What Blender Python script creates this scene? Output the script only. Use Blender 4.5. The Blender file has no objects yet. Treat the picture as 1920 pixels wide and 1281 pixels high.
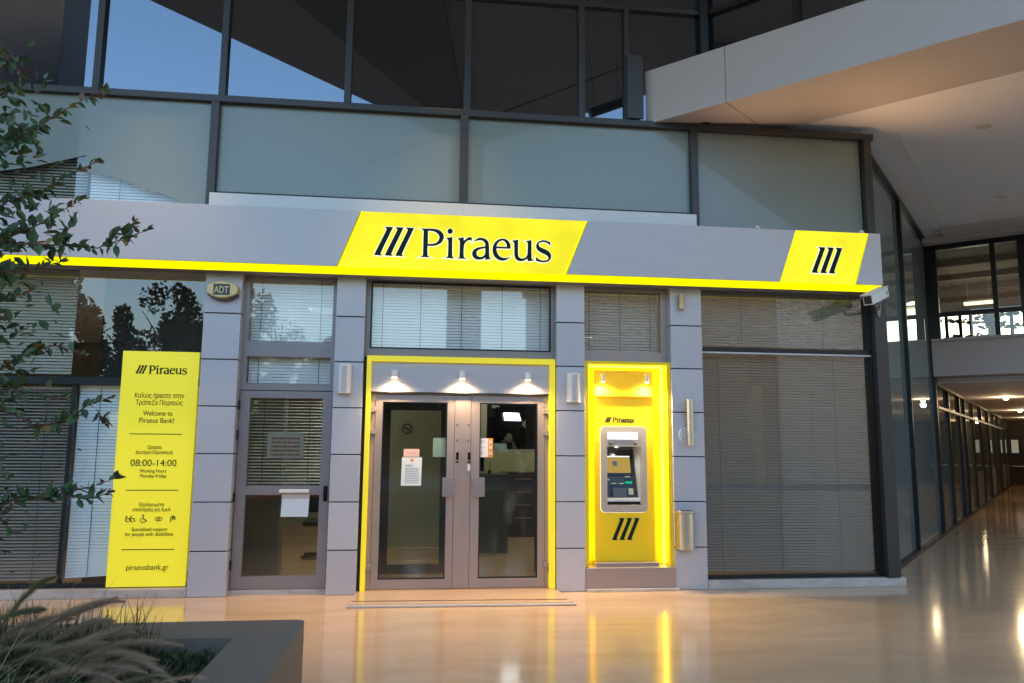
import bpy, math, random
from math import sin, cos, pi, radians
from mathutils import Vector, Matrix

random.seed(7)
S = bpy.context.scene
COL = S.collection

# ------------------------------------------------------------------ camera
CAM = Vector((0.0, -8.460, 1.580))
YAW, PITCH, ROLL = radians(6.964), radians(7.652), radians(0.451)
fw = Vector((sin(YAW) * cos(PITCH), cos(YAW) * cos(PITCH), sin(PITCH)))
rt = fw.cross(Vector((0, 0, 1))).normalized()
up = rt.cross(fw)
r2 = cos(ROLL) * rt + sin(ROLL) * up
u2 = -sin(ROLL) * rt + cos(ROLL) * up
cd = bpy.data.cameras.new("camera")
cam = bpy.data.objects.new("camera", cd)
COL.objects.link(cam)
M = Matrix((r2, u2, -fw)).transposed().to_4x4()
M.translation = CAM
cam.matrix_world = M
cd.sensor_width = 36.0
cd.lens = 1435.9 / 1920.0 * 36.0
cd.clip_end = 3000
S.camera = cam

# ------------------------------------------------------------------ sky, sun, exposure
SUN_EL, SUN_ROT = radians(9.0), radians(15.0)      # low sun behind the building
w = bpy.data.worlds.new("World")
S.world = w
w.use_nodes = True
nt = w.node_tree
bg = nt.nodes["Background"]
sky = nt.nodes.new("ShaderNodeTexSky")
sky.sky_type = 'NISHITA'
sky.sun_disc = False
sky.sun_elevation = SUN_EL
sky.sun_rotation = SUN_ROT
sky.air_density = 1.0
sky.dust_density = 2.4
sky.ozone_density = 2.0
nt.links.new(sky.outputs[0], bg.inputs[0])
bg.inputs[1].default_value = 0.15
sl = bpy.data.lights.new("sun", 'SUN')
sl.energy = 0.12
sl.angle = radians(15)
sl.color = (1.0, 0.85, 0.7)
so = bpy.data.objects.new("sun", sl)
COL.objects.link(so)
so.rotation_euler = Vector((-sin(SUN_ROT) * cos(SUN_EL), -cos(SUN_ROT) * cos(SUN_EL), -sin(SUN_EL))).to_track_quat('-Z', 'Y').to_euler()
S.view_settings.view_transform = 'Standard'
S.view_settings.look = 'None'
S.view_settings.exposure = 2.5
S.view_settings.gamma = 1.0
EXPK = 1.0 / (2.0 ** S.view_settings.exposure)      # surfaces that shine are set against the exposure
cy = S.cycles
cy.use_denoising = True
cy.max_bounces = 8
cy.diffuse_bounces = 4
cy.glossy_bounces = 5
cy.transmission_bounces = 4
cy.transparent_max_bounces = 16
cy.caustics_reflective = False
cy.caustics_refractive = False
cy.sample_clamp_indirect = 6.0

# ------------------------------------------------------------------ materials
def lin(r, g, b):
    f = lambda c: (c / 255 / 12.92) if c / 255 <= 0.04045 else ((c / 255 + 0.055) / 1.055) ** 2.4
    return (f(r), f(g), f(b), 1)

def mat(name, col, rough=0.5, metal=0.0, var=0.0, scale=6.0, bump=0.0, spec=0.5, stretch=(1, 1, 1), coat=0.0):
    m = bpy.data.materials.new(name)
    m.use_nodes = True
    n = m.node_tree.nodes
    l = m.node_tree.links
    p = n["Principled BSDF"]
    c = tuple(col) if len(col) == 4 else tuple(col) + (1,)
    p.inputs["Base Color"].default_value = c
    p.inputs["Roughness"].default_value = rough
    p.inputs["Metallic"].default_value = metal
    p.inputs["Specular IOR Level"].default_value = spec
    p.inputs["Coat Weight"].default_value = coat
    if var or bump:
        tc = n.new("ShaderNodeTexCoord")
        mp = n.new("ShaderNodeMapping")
        mp.inputs["Scale"].default_value = stretch
        nz = n.new("ShaderNodeTexNoise")
        nz.inputs["Scale"].default_value = scale
        nz.inputs["Detail"].default_value = 6
        nz.inputs["Roughness"].default_value = 0.6
        l.new(tc.outputs["Object"], mp.inputs[0])
        l.new(mp.outputs[0], nz.inputs["Vector"])
        if var:
            mx = n.new("ShaderNodeMix")
            mx.data_type = 'RGBA'
            a = tuple(max(0, x * (1 - var)) for x in c[:3]) + (1,)
            b = tuple(min(1, x * (1 + var)) for x in c[:3]) + (1,)
            mx.inputs[6].default_value = a
            mx.inputs[7].default_value = b
            l.new(nz.outputs["Fac"], mx.inputs[0])
            l.new(mx.outputs[2], p.inputs["Base Color"])
            rr = n.new("ShaderNodeMapRange")
            rr.inputs[3].default_value = max(0.02, rough * 0.8)
            rr.inputs[4].default_value = min(1, rough * 1.2)
            l.new(nz.outputs["Fac"], rr.inputs[0])
            l.new(rr.outputs[0], p.inputs["Roughness"])
        if bump:
            bp = n.new("ShaderNodeBump")
            bp.inputs["Strength"].default_value = bump
            bp.inputs["Distance"].default_value = 0.01
            l.new(nz.outputs["Fac"], bp.inputs["Height"])
            l.new(bp.outputs[0], p.inputs["Normal"])
    return m

def emit(name, col, strength):
    m = bpy.data.materials.new(name)
    m.use_nodes = True
    n = m.node_tree.nodes
    n.remove(n["Principled BSDF"])
    e = n.new("ShaderNodeEmission")
    e.inputs[0].default_value = tuple(col)[:3] + (1,)
    e.inputs[1].default_value = strength
    m.node_tree.links.new(e.outputs[0], n["Material Output"].inputs[0])
    return m

def glass(name, tint, reflect, rough=0.0, gcol=(1, 1, 1), wobble=0.0, haze=0.0, haze_col=(0.3, 0.33, 0.33)):
    """window glass: part of the light passes, part is mirrored, more so at grazing angles"""
    m = bpy.data.materials.new(name)
    m.use_nodes = True
    n = m.node_tree.nodes
    l = m.node_tree.links
    n.remove(n["Principled BSDF"])
    t = n.new("ShaderNodeBsdfTransparent")
    t.inputs[0].default_value = tuple(tint) + (1,)
    g = n.new("ShaderNodeBsdfGlossy")
    g.inputs[0].default_value = tuple(gcol) + (1,)
    g.inputs["Roughness"].default_value = rough
    fr = n.new("ShaderNodeFresnel")
    fr.inputs[0].default_value = 1.5
    ad = n.new("ShaderNodeMath")
    ad.operation = 'ADD'
    ad.use_clamp = True
    ad.inputs[1].default_value = reflect - 0.04
    mx = n.new("ShaderNodeMixShader")
    ge = n.new("ShaderNodeNewGeometry")          # one mirror per pane: the way out of the pane only lets light through
    iv_ = n.new("ShaderNodeMath")
    iv_.operation = 'SUBTRACT'
    iv_.inputs[0].default_value = 1.0
    ml = n.new("ShaderNodeMath")
    ml.operation = 'MULTIPLY'
    l.new(ge.outputs["Backfacing"], iv_.inputs[1])
    l.new(fr.outputs[0], ad.inputs[0])
    l.new(ad.outputs[0], ml.inputs[0])
    l.new(iv_.outputs[0], ml.inputs[1])
    l.new(ml.outputs[0], mx.inputs[0])
    src = t.outputs[0]
    if haze:  # haze painted into the glass so the panes come out less dark
        df = n.new("ShaderNodeBsdfDiffuse")
        df.inputs[0].default_value = tuple(haze_col) + (1,)
        md = n.new("ShaderNodeMixShader")
        md.inputs[0].default_value = haze
        l.new(t.outputs[0], md.inputs[1])
        l.new(df.outputs[0], md.inputs[2])
        src = md.outputs[0]
    l.new(src, mx.inputs[1])
    l.new(g.outputs[0], mx.inputs[2])
    l.new(mx.outputs[0], n["Material Output"].inputs[0])
    if wobble:
        tc = n.new("ShaderNodeTexCoord")
        nz = n.new("ShaderNodeTexNoise")
        nz.inputs["Scale"].default_value = 0.9
        bp = n.new("ShaderNodeBump")
        bp.inputs["Strength"].default_value = wobble
        bp.inputs["Distance"].default_value = 0.01
        l.new(tc.outputs["Object"], nz.inputs["Vector"])
        l.new(nz.outputs["Fac"], bp.inputs["Height"])
        l.new(bp.outputs[0], g.inputs["Normal"])
    return m

def marble(name, c0, c1, c2, rough, scale=1.0, bump=0.02):
    m = bpy.data.materials.new(name)
    m.use_nodes = True
    n = m.node_tree.nodes
    l = m.node_tree.links
    p = n["Principled BSDF"]
    tc = n.new("ShaderNodeTexCoord")
    mp = n.new("ShaderNodeMapping")
    mp.inputs["Rotation"].default_value = (0, 0, 0.5)
    mp.inputs["Scale"].default_value = (0.5 * scale, 1.6 * scale, scale)
    l.new(tc.outputs["Object"], mp.inputs[0])
    nz = n.new("ShaderNodeTexNoise")
    nz.inputs["Scale"].default_value = 1.3
    nz.inputs["Detail"].default_value = 9
    nz.inputs["Roughness"].default_value = 0.62
    nz.inputs["Distortion"].default_value = 1.2
    l.new(mp.outputs[0], nz.inputs["Vector"])
    cr = n.new("ShaderNodeValToRGB")
    e = cr.color_ramp.elements
    e[0].position, e[0].color = 0.3, tuple(c0) + (1,)
    e[1].position, e[1].color = 0.72, tuple(c1) + (1,)
    k = e.new(0.5)
    k.color = tuple(c2) + (1,)
    l.new(nz.outputs["Fac"], cr.inputs[0])
    l.new(cr.outputs[0], p.inputs["Base Color"])
    rr = n.new("ShaderNodeMapRange")
    rr.inputs[3].default_value = rough * 0.75
    rr.inputs[4].default_value = rough * 1.35
    l.new(nz.outputs["Fac"], rr.inputs[0])
    l.new(rr.outputs[0], p.inputs["Roughness"])
    nb = n.new("ShaderNodeTexNoise")
    nb.inputs["Scale"].default_value = 7
    l.new(tc.outputs["Object"], nb.inputs["Vector"])
    bp = n.new("ShaderNodeBump")
    bp.inputs["Strength"].default_value = bump
    bp.inputs["Distance"].default_value = 0.02
    l.new(nb.outputs["Fac"], bp.inputs["Height"])
    l.new(bp.outputs[0], p.inputs["Normal"])
    return m

def frosted(name, col):
    m = mat(name, col, 0.35, 0, 0.13, 0.9, spec=0.6)
    n = m.node_tree.nodes
    l = m.node_tree.links
    p = n["Principled BSDF"]
    g = n.new("ShaderNodeBsdfGlossy")
    g.inputs["Roughness"].default_value = 0.03
    mx = n.new("ShaderNodeMixShader")
    mx.inputs[0].default_value = 0.02
    l.new(p.outputs[0], mx.inputs[1])
    l.new(g.outputs[0], mx.inputs[2])
    l.new(mx.outputs[0], n["Material Output"].inputs[0])
    return m

M_FLOOR = marble("polished_cream_marble", (0.54, 0.362, 0.215), (0.67, 0.465, 0.29), (0.615, 0.42, 0.26), 0.105)
M_LEDGE = marble("pale_veined_marble", (0.36, 0.30, 0.28), (0.58, 0.52, 0.49), (0.52, 0.46, 0.43), 0.35, 3)
M_GROUND = mat("paving", (0.25, 0.22, 0.2), 0.8, 0, 0.2, 3)
M_CLAD = mat("grey_aluminium_cladding", (0.515, 0.505, 0.55), 0.42, 0.1, 0.05, 2.5)
_n = M_CLAD.node_tree.nodes
_oi = _n.new("ShaderNodeObjectInfo")
_mr = _n.new("ShaderNodeMapRange")
_mr.inputs[3].default_value, _mr.inputs[4].default_value = 0.93, 1.05
_hs = _n.new("ShaderNodeHueSaturation")
_src = _n["Principled BSDF"].inputs["Base Color"].links[0].from_socket
M_CLAD.node_tree.links.new(_oi.outputs["Random"], _mr.inputs[0])
M_CLAD.node_tree.links.new(_mr.outputs[0], _hs.inputs["Value"])
M_CLAD.node_tree.links.new(_src, _hs.inputs["Color"])
M_CLAD.node_tree.links.new(_hs.outputs[0], _n["Principled BSDF"].inputs["Base Color"])
M_SIGNGREY = mat("grey_sign_panel", (0.50, 0.475, 0.505), 0.4, 0.1, 0.02, 2)
M_DARK = mat("dark_joint", (0.02, 0.02, 0.022), 0.7)
M_BRONZE = mat("dark_bronze_frame", (0.045, 0.042, 0.044), 0.4, 0.3, 0.12, 9)
M_BLACK = mat("black_frame", (0.012, 0.012, 0.013), 0.4, 0.2, 0.1, 9)
M_ALU = mat("mauve_grey_aluminium", (0.36, 0.295, 0.285), 0.38, 0.35, 0.05, 5)
M_ALU2 = mat("mauve_grey_aluminium_dull", (0.27, 0.24, 0.245), 0.45, 0.3, 0.06, 5)
M_WHITE = mat("white_painted_metal", (0.72, 0.72, 0.73), 0.45, 0, 0.03, 6)
M_BEAM = mat("pale_grey_render", (0.47, 0.42, 0.425), 0.75, 0, 0.05, 2.5, 0.05)
M_BRCEIL = mat("beige_room_ceiling", (0.27, 0.24, 0.19), 0.8, 0, 0.05, 2)
M_CEIL = mat("white_plaster_ceiling", (0.74, 0.72, 0.78), 0.8, 0, 0.03, 1.5)
M_STEEL = mat("brushed_steel", (0.60, 0.53, 0.45), 0.34, 1.0, 0.03, 40, 0, 0.5, (1, 1, 0.02))
M_GOLD = mat("gold_plastic", (0.60, 0.42, 0.20), 0.35, 0.35, 0.06, 8)
M_GREEN = mat("dark_green_letter", (0.002, 0.022, 0.022), 0.7, spec=0.15)
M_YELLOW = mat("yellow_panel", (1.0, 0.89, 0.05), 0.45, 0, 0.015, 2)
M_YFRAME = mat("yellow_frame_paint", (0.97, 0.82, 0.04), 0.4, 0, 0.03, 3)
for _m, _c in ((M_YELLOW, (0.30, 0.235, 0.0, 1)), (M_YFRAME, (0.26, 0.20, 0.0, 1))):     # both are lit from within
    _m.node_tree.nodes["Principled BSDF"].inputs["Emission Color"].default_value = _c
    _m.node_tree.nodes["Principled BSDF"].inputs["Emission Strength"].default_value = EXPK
M_BLIND = mat("white_blind_slat", (0.80, 0.82, 0.82), 0.5, 0, 0.05, 5)
M_BLINDW = mat("cream_blind_slat", (0.46, 0.44, 0.36), 0.5, 0, 0.06, 5)
M_BLINDD = mat("grey_blind_slat", (0.40, 0.36, 0.32), 0.5, 0, 0.08, 5)
M_BLINDO = mat("olive_blind_slat", (0.165, 0.175, 0.165), 0.5)
M_BLINDP = mat("dull_cream_blind_slat", (0.21, 0.22, 0.205), 0.5)
M_BLINDB = mat("pale_blue_blind_slat", (0.84, 0.92, 0.96), 0.5, 0, 0.04, 5)
M_CORD = mat("blind_cord", (0.12, 0.12, 0.12), 0.8)
M_FILM = frosted("frosted_glass_film", (0.20, 0.23, 0.21))
M_FILM2 = frosted("frosted_glass_film_plain", (0.19, 0.225, 0.22))
G_SHOP = glass("shop_glass", (0.995, 1.0, 0.995), 0.095, 0.0, (1.0, 0.955, 0.96))
G_DOOR = glass("door_glass", (0.90, 0.92, 0.89), 0.07, 0.0)
G_UP = glass("tinted_mirror_glass", (0.25, 0.27, 0.3), 0.20, 0.0, (0.75, 0.85, 1.0), 0.02, 0.12, (0.10, 0.095, 0.10))
G_SIDE = glass("grey_side_glass", (0.8, 0.85, 0.85), 0.08, 0.0, (0.9, 0.95, 1.0), 0.02, 0.5, (0.30, 0.37, 0.38))
G_LOW = glass("grey_arcade_glass", (0.85, 0.88, 0.86), 0.08, 0.0, (0.9, 0.95, 1.0), 0.02, 0.6, (0.27, 0.285, 0.265))
M_INWALL = mat("interior_wall", (0.36, 0.36, 0.29), 0.8, 0, 0.05, 2)
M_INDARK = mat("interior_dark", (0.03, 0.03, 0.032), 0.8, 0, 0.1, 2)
M_INYEL = mat("interior_cream_band", (0.62, 0.62, 0.36), 0.7, 0, 0.03, 2)
M_COUNTER = mat("grey_counter", (0.10, 0.105, 0.09), 0.5, 0, 0.06, 4)
M_WOOD = mat("dark_brown_wood", (0.06, 0.035, 0.025), 0.45, 0, 0.3, 3, 0, 0.5, (1, 1, 12))
M_SCREEN = mat("black_screen", (0.006, 0.007, 0.01), 0.12)
M_PLASTIC = mat("dark_grey_plastic", (0.035, 0.038, 0.045), 0.4, 0, 0.06, 10)
M_ATMGREY = mat("cash_machine_grey", (0.42, 0.38, 0.37), 0.4, 0.2, 0.03, 6)
M_ATMWHITE = mat("cash_machine_white", (0.70, 0.70, 0.68), 0.4)
M_PAPER = mat("white_paper", (0.72, 0.78, 0.80), 0.9)
M_PAPERP = mat("pink_paper", (0.80, 0.52, 0.44), 0.9)
M_PAPERG = mat("pale_green_paper", (0.42, 0.55, 0.50), 0.9)
M_PAPERGREY = mat("grey_notice", (0.40, 0.38, 0.34), 0.7)
M_PAPERW = mat("white_sticker", (0.75, 0.70, 0.75), 0.7)
M_ORANGE = mat("orange_print", (0.75, 0.30, 0.04), 0.7)
M_INK = mat("grey_ink", (0.22, 0.25, 0.28), 0.9)
M_REDINK = mat("red_ink", (0.22, 0.06, 0.04), 0.9)
M_CONC = mat("taupe_concrete", (0.205, 0.152, 0.120), 0.75, 0, 0.22, 5, 0.25)
M_SOIL = mat("soil", (0.035, 0.028, 0.022), 0.95, 0, 0.3, 14, 0.5)
M_CHIP = [mat("bark_chip", (0.16, 0.13, 0.115), 0.9, 0, 0.2, 20), mat("grey_chip", (0.24, 0.21, 0.20), 0.9, 0, 0.2, 20), mat("dark_chip", (0.07, 0.06, 0.055), 0.9)]
M_LEAF = [mat("green_leaf", (0.07, 0.125, 0.045), 0.5, 0, 0.2, 30), mat("dark_leaf", (0.04, 0.075, 0.032), 0.5, 0, 0.2, 30),
          mat("red_tip_leaf", (0.17, 0.085, 0.055), 0.5, 0, 0.2, 30), mat("yellow_leaf", (0.34, 0.22, 0.04), 0.5, 0, 0.2, 30)]
M_TWIG = mat("reddish_twig", (0.13, 0.07, 0.05), 0.7, 0, 0.2, 20)
M_BARK = mat("grey_brown_bark", (0.10, 0.075, 0.055), 0.9, 0, 0.3, 12, 0.4)
M_GRASS = [mat("grass_blade", (0.12, 0.135, 0.055), 0.6, 0, 0.25, 9), mat("dry_grass_blade", (0.40, 0.28, 0.15), 0.7, 0, 0.25, 9), mat("deep_grass_blade", (0.03, 0.05, 0.02), 0.6, 0, 0.2, 9), mat("brown_grass_blade", (0.10, 0.055, 0.035), 0.6, 0, 0.2, 9)]
M_PLUME = [mat("tan_plume", (0.54, 0.375, 0.25), 0.9, 0, 0.2, 9), mat("greenish_plume", (0.38, 0.33, 0.17), 0.9, 0, 0.2, 9)]
M_TREE = [mat("tree_leaf", (0.03, 0.05, 0.022), 0.7), mat("tree_leaf_dark", (0.012, 0.022, 0.012), 0.7)]
M_CEDAR = mat("cedar_needles", (0.010, 0.016, 0.014), 0.8)
M_SOFFIT = mat("grey_soffit", (0.40, 0.37, 0.39), 0.8, 0, 0.05, 1)
M_SOFFITD = mat("dark_soffit_beam", (0.20, 0.185, 0.17), 0.8, 0, 0.05, 1)
M_COLUMN = mat("dark_stone_column", (0.05, 0.047, 0.05), 0.6, 0, 0.15, 2)
M_BROWN = mat("brown_render", (0.19, 0.15, 0.105), 0.85, 0, 0.1, 0.6)
M_PALE = mat("pale_render", (0.27, 0.275, 0.29), 0.85, 0, 0.06, 0.6)
E_SIGN = emit("lit_yellow_face", (0.95, 0.87, 0.032), 1.0 * EXPK)
_n = E_SIGN.node_tree.nodes
_tc = _n.new("ShaderNodeTexCoord")
_nz = _n.new("ShaderNodeTexNoise")
_nz.inputs["Scale"].default_value = 2.2
_mr = _n.new("ShaderNodeMapRange")
_mr.inputs[1].default_value, _mr.inputs[2].default_value = 0.3, 0.7
_mr.inputs[3].default_value, _mr.inputs[4].default_value = 0.98 * EXPK, 1.22 * EXPK
E_SIGN.node_tree.links.new(_tc.outputs["Object"], _nz.inputs["Vector"])
E_SIGN.node_tree.links.new(_nz.outputs["Fac"], _mr.inputs[0])
E_SIGN.node_tree.links.new(_mr.outputs[0], _n["Emission"].inputs[1])
E_STRIP = emit("lit_yellow_edge", (1.0, 0.95, 0.0), 1.25 * EXPK)
E_LED = emit("yellow_led_strip", (1.0, 0.90, 0.03), 9.0 * EXPK)
E_HALO = emit("white_halo", (1.0, 1.0, 0.72), 1.15 * EXPK)
E_WARM = emit("warm_lamp", (1.0, 0.72, 0.38), 30 * EXPK)
E_WARM2 = emit("warm_bulb", (1.0, 0.66, 0.28), 14 * EXPK)
E_SOFT = emit("dim_warm_lamp", (1.0, 0.72, 0.40), 0.9 * EXPK)
E_WHITE = emit("white_lamp", (0.9, 0.93, 1.0), 6 * EXPK)
E_TUBE = emit("fluorescent_lamp", (1.0, 0.93, 0.6), 2.2 * EXPK)
E_PANEL = emit("ceiling_panel_light", (1.0, 0.94, 0.78), 27.0 * EXPK)
E_HEADER = emit("lit_white_header", (1, 1, 1), 1.3 * EXPK)
E_SCREEN = emit("lit_amber_screen", (0.62, 0.42, 0.10), 0.75 * EXPK)
E_SCREENB = emit("lit_blue_icon", (0.12, 0.16, 0.24), 0.8 * EXPK)
E_GREEN = emit("lit_green_slot", (0.02, 0.55, 0.28), 0.9 * EXPK)
E_WINDOW = emit("lit_far_window", (0.85, 0.75, 0.55), 0.3 * EXPK)

# ------------------------------------------------------------------ mesh helpers
ORIGIN = {}

def tag(o, label=None, cat=None, group=None, kind=None):
    if label: o["label"] = label
    if cat: o["category"] = cat
    if group: o["group"] = group
    if kind: o["kind"] = kind
    return o

def thing(name, label, cat, loc=(0, 0, 0), group=None, kind="thing"):
    o = bpy.data.objects.new(name, None)
    o.empty_display_size = 0.1
    COL.objects.link(o)
    o.location = loc
    ORIGIN[o] = Vector(loc)
    return tag(o, label, cat, group, kind)

class MB:
    def __init__(s):
        s.v, s.f, s.m = [], [], []

    def add(s, vs, fs, mi=0):
        b = len(s.v)
        s.v += [Vector(p) for p in vs]
        s.f += [tuple(b + i for i in f) for f in fs]
        s.m += [mi] * len(fs)
        return s

    def box(s, x0, x1, y0, y1, z0, z1, mi=0):
        return s.obox(Vector((x0, y0, z0)), Vector((x1 - x0, 0, 0)), Vector((0, y1 - y0, 0)), Vector((0, 0, z1 - z0)), mi)

    def obox(s, o, a, b, c, mi=0):
        o, a, b, c = Vector(o), Vector(a), Vector(b), Vector(c)
        P = [o, o + a, o + a + b, o + b]
        P += [p + c for p in P]
        F = [(0, 3, 2, 1), (4, 5, 6, 7), (0, 1, 5, 4), (1, 2, 6, 5), (2, 3, 7, 6), (3, 0, 4, 7)]
        if a.cross(b).dot(c) < 0:
            F = [f[::-1] for f in F]
        return s.add(P, F, mi)

    def prism(s, poly, z0, z1, mi=0):
        """vertical prism over a ground polygon"""
        n = len(poly)
        A = sum(poly[i][0] * poly[(i + 1) % n][1] - poly[(i + 1) % n][0] * poly[i][1] for i in range(n))
        if A < 0:
            poly = poly[::-1]
        P = [(x, y, z0) for x, y in poly] + [(x, y, z1) for x, y in poly]
        F = [tuple(range(n))[::-1], tuple(range(n, 2 * n))] + [(i, (i + 1) % n, n + (i + 1) % n, n + i) for i in range(n)]
        return s.add(P, F, mi)

    def xprism(s, poly, y0, y1, mi=0):
        """prism over an upright (x, z) polygon, from y0 (front) to y1"""
        n = len(poly)
        A = sum(poly[i][0] * poly[(i + 1) % n][1] - poly[(i + 1) % n][0] * poly[i][1] for i in range(n))
        if A < 0:
            poly = poly[::-1]
        P = [(x, y0, z) for x, z in poly] + [(x, y1, z) for x, z in poly]
        F = [tuple(range(n)), tuple(range(n, 2 * n))[::-1]] + [(i, n + i, n + (i + 1) % n, (i + 1) % n) for i in range(n)]
        return s.add(P, F, mi)

    def tube(s, pts, rad, n=8, mi=0, cap=True):
        pts = [Vector(p) for p in pts]
        rs = rad if isinstance(rad, (list, tuple)) else [rad] * len(pts)
        vs, fs = [], []
        prev = None
        for i, p in enumerate(pts):
            d = (pts[min(i + 1, len(pts) - 1)] - pts[max(i - 1, 0)]).normalized()
            a = d.cross(Vector((0, 0, 1)))
            if a.length < 1e-3: a = d.cross(Vector((0, 1, 0)))
            if prev is not None:
                a = prev - d * prev.dot(d)
                if a.length < 1e-4: a = d.cross(Vector((0, 1, 0)))
            a.normalize()
            prev = a
            b = d.cross(a)
            vs += [p + (a * cos(2 * pi * k / n) + b * sin(2 * pi * k / n)) * rs[i] for k in range(n)]
        for i in range(len(pts) - 1):
            for k in range(n):
                fs.append((i * n + k, i * n + (k + 1) % n, (i + 1) * n + (k + 1) % n, (i + 1) * n + k))
        if cap:
            fs.append(tuple(range(n))[::-1])
            fs.append(tuple((len(pts) - 1) * n + k for k in range(n)))
        return s.add(vs, fs, mi)

    def build(s, name, mats, parent=None, label=None, cat=None, group=None, kind=None, bevel=0.0, smooth=False, seg=2):
        if not isinstance(mats, (list, tuple)): mats = [mats]
        me = bpy.data.meshes.new(name)
        if parent is not None:
            org = ORIGIN[parent]
        else:
            lo = Vector((min(p.x for p in s.v), min(p.y for p in s.v), min(p.z for p in s.v)))
            hi = Vector((max(p.x for p in s.v), max(p.y for p in s.v), 0))
            org = Vector(((lo.x + hi.x) / 2, (lo.y + hi.y) / 2, lo.z))
        me.from_pydata([tuple(p - org) for p in s.v], [], s.f)
        for m in mats: me.materials.append(m)
        if any(s.m): me.polygons.foreach_set("material_index", s.m)
        if smooth:
            me.polygons.foreach_set("use_smooth", [True] * len(s.f))
        me.update()
        o = bpy.data.objects.new(name, me)
        COL.objects.link(o)
        if parent is not None:
            o.parent = parent
            ORIGIN[o] = org
        else:
            o.location = org
            ORIGIN[o] = org
        if bevel:
            b = o.modifiers.new("soft_edge", 'BEVEL')
            b.width = bevel
            b.segments = seg
            b.limit_method = 'ANGLE'
        return tag(o, label, cat, group, kind)

def at_part(o):
    """a part's own children share its origin"""
    return o

def flat_fill(contours, extrude, offset=0.0):
    """filled 2-D outlines (holes allowed) as (verts, faces) in their own u, v plane"""
    cu = bpy.data.curves.new("outline", 'CURVE')
    cu.dimensions = '2D'
    cu.fill_mode = 'BOTH'
    cu.extrude = extrude
    cu.offset = offset
    for c in contours:
        sp = cu.splines.new('POLY')
        sp.points.add(len(c) - 1)
        for p, (x, y) in zip(sp.points, c): p.co = (x, y, 0, 1)
        sp.use_cyclic_u = True
    return curve_mesh(cu)

def curve_mesh(cu):
    o = bpy.data.objects.new("outline", cu)
    COL.objects.link(o)
    bpy.context.view_layer.update()
    me = bpy.data.meshes.new_from_object(o.evaluated_get(bpy.context.evaluated_depsgraph_get()))
    vs = [tuple(v.co) for v in me.vertices]
    fs = [tuple(p.vertices) for p in me.polygons]
    bpy.data.objects.remove(o)
    bpy.data.meshes.remove(me)
    return vs, fs

SAME_LOOK = str.maketrans({"Κ": "K", "κ": "к", "θ": "ѳ", "π": "п"})     # letters whose outlines overlap in the built-in font

def text_fill(s, size, align='CENTER', extrude=0.0012, weight=0.0):
    s = s.translate(SAME_LOOK)
    cu = bpy.data.curves.new("lettering", 'FONT')
    cu.body = s
    cu.size = size
    cu.align_x = align
    cu.extrude = extrude
    cu.offset = weight
    return curve_mesh(cu)

def stand(b, vf, x, y, z, mi=0, sc=1.0, fx=1.0):
    """put a flat (u, v, w) fill upright, facing -Y, at x, y, z"""
    vs, fs = vf
    return b.add([(x + u * sc * fx, y - w_, z + v * sc) for u, v, w_ in vs], fs, mi)

def writing(s, size, x, y, z, parent, m=M_GREEN, align='CENTER', weight=0.0, name='lettering', width=None):
    vf = text_fill(s, size, align, 0.0012, weight)
    fx = 1.0
    if width and vf[0]:
        us = [v[0] for v in vf[0]]
        fx = width / max(1e-6, max(us) - min(us))
    b = stand(MB(), vf, x, y, z, fx=fx)
    if not b.v: return None
    return b.build(name, m, parent)

def smooth_poly(c, it=2, lim=52):
    for _ in range(it):
        out = []
        n = len(c)
        for i in range(n):
            p0, p, p1 = Vector(c[i - 1]), Vector(c[i]), Vector(c[(i + 1) % n])
            a, b = p - p0, p1 - p
            if a.length < 1e-9 or b.length < 1e-9:
                continue
            if abs(math.degrees(a.angle_signed(b))) < lim:
                out += [tuple(p - a * 0.25), tuple(p + b * 0.25)]
            else:
                out.append(tuple(p))
        c = out
    return c

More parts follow.
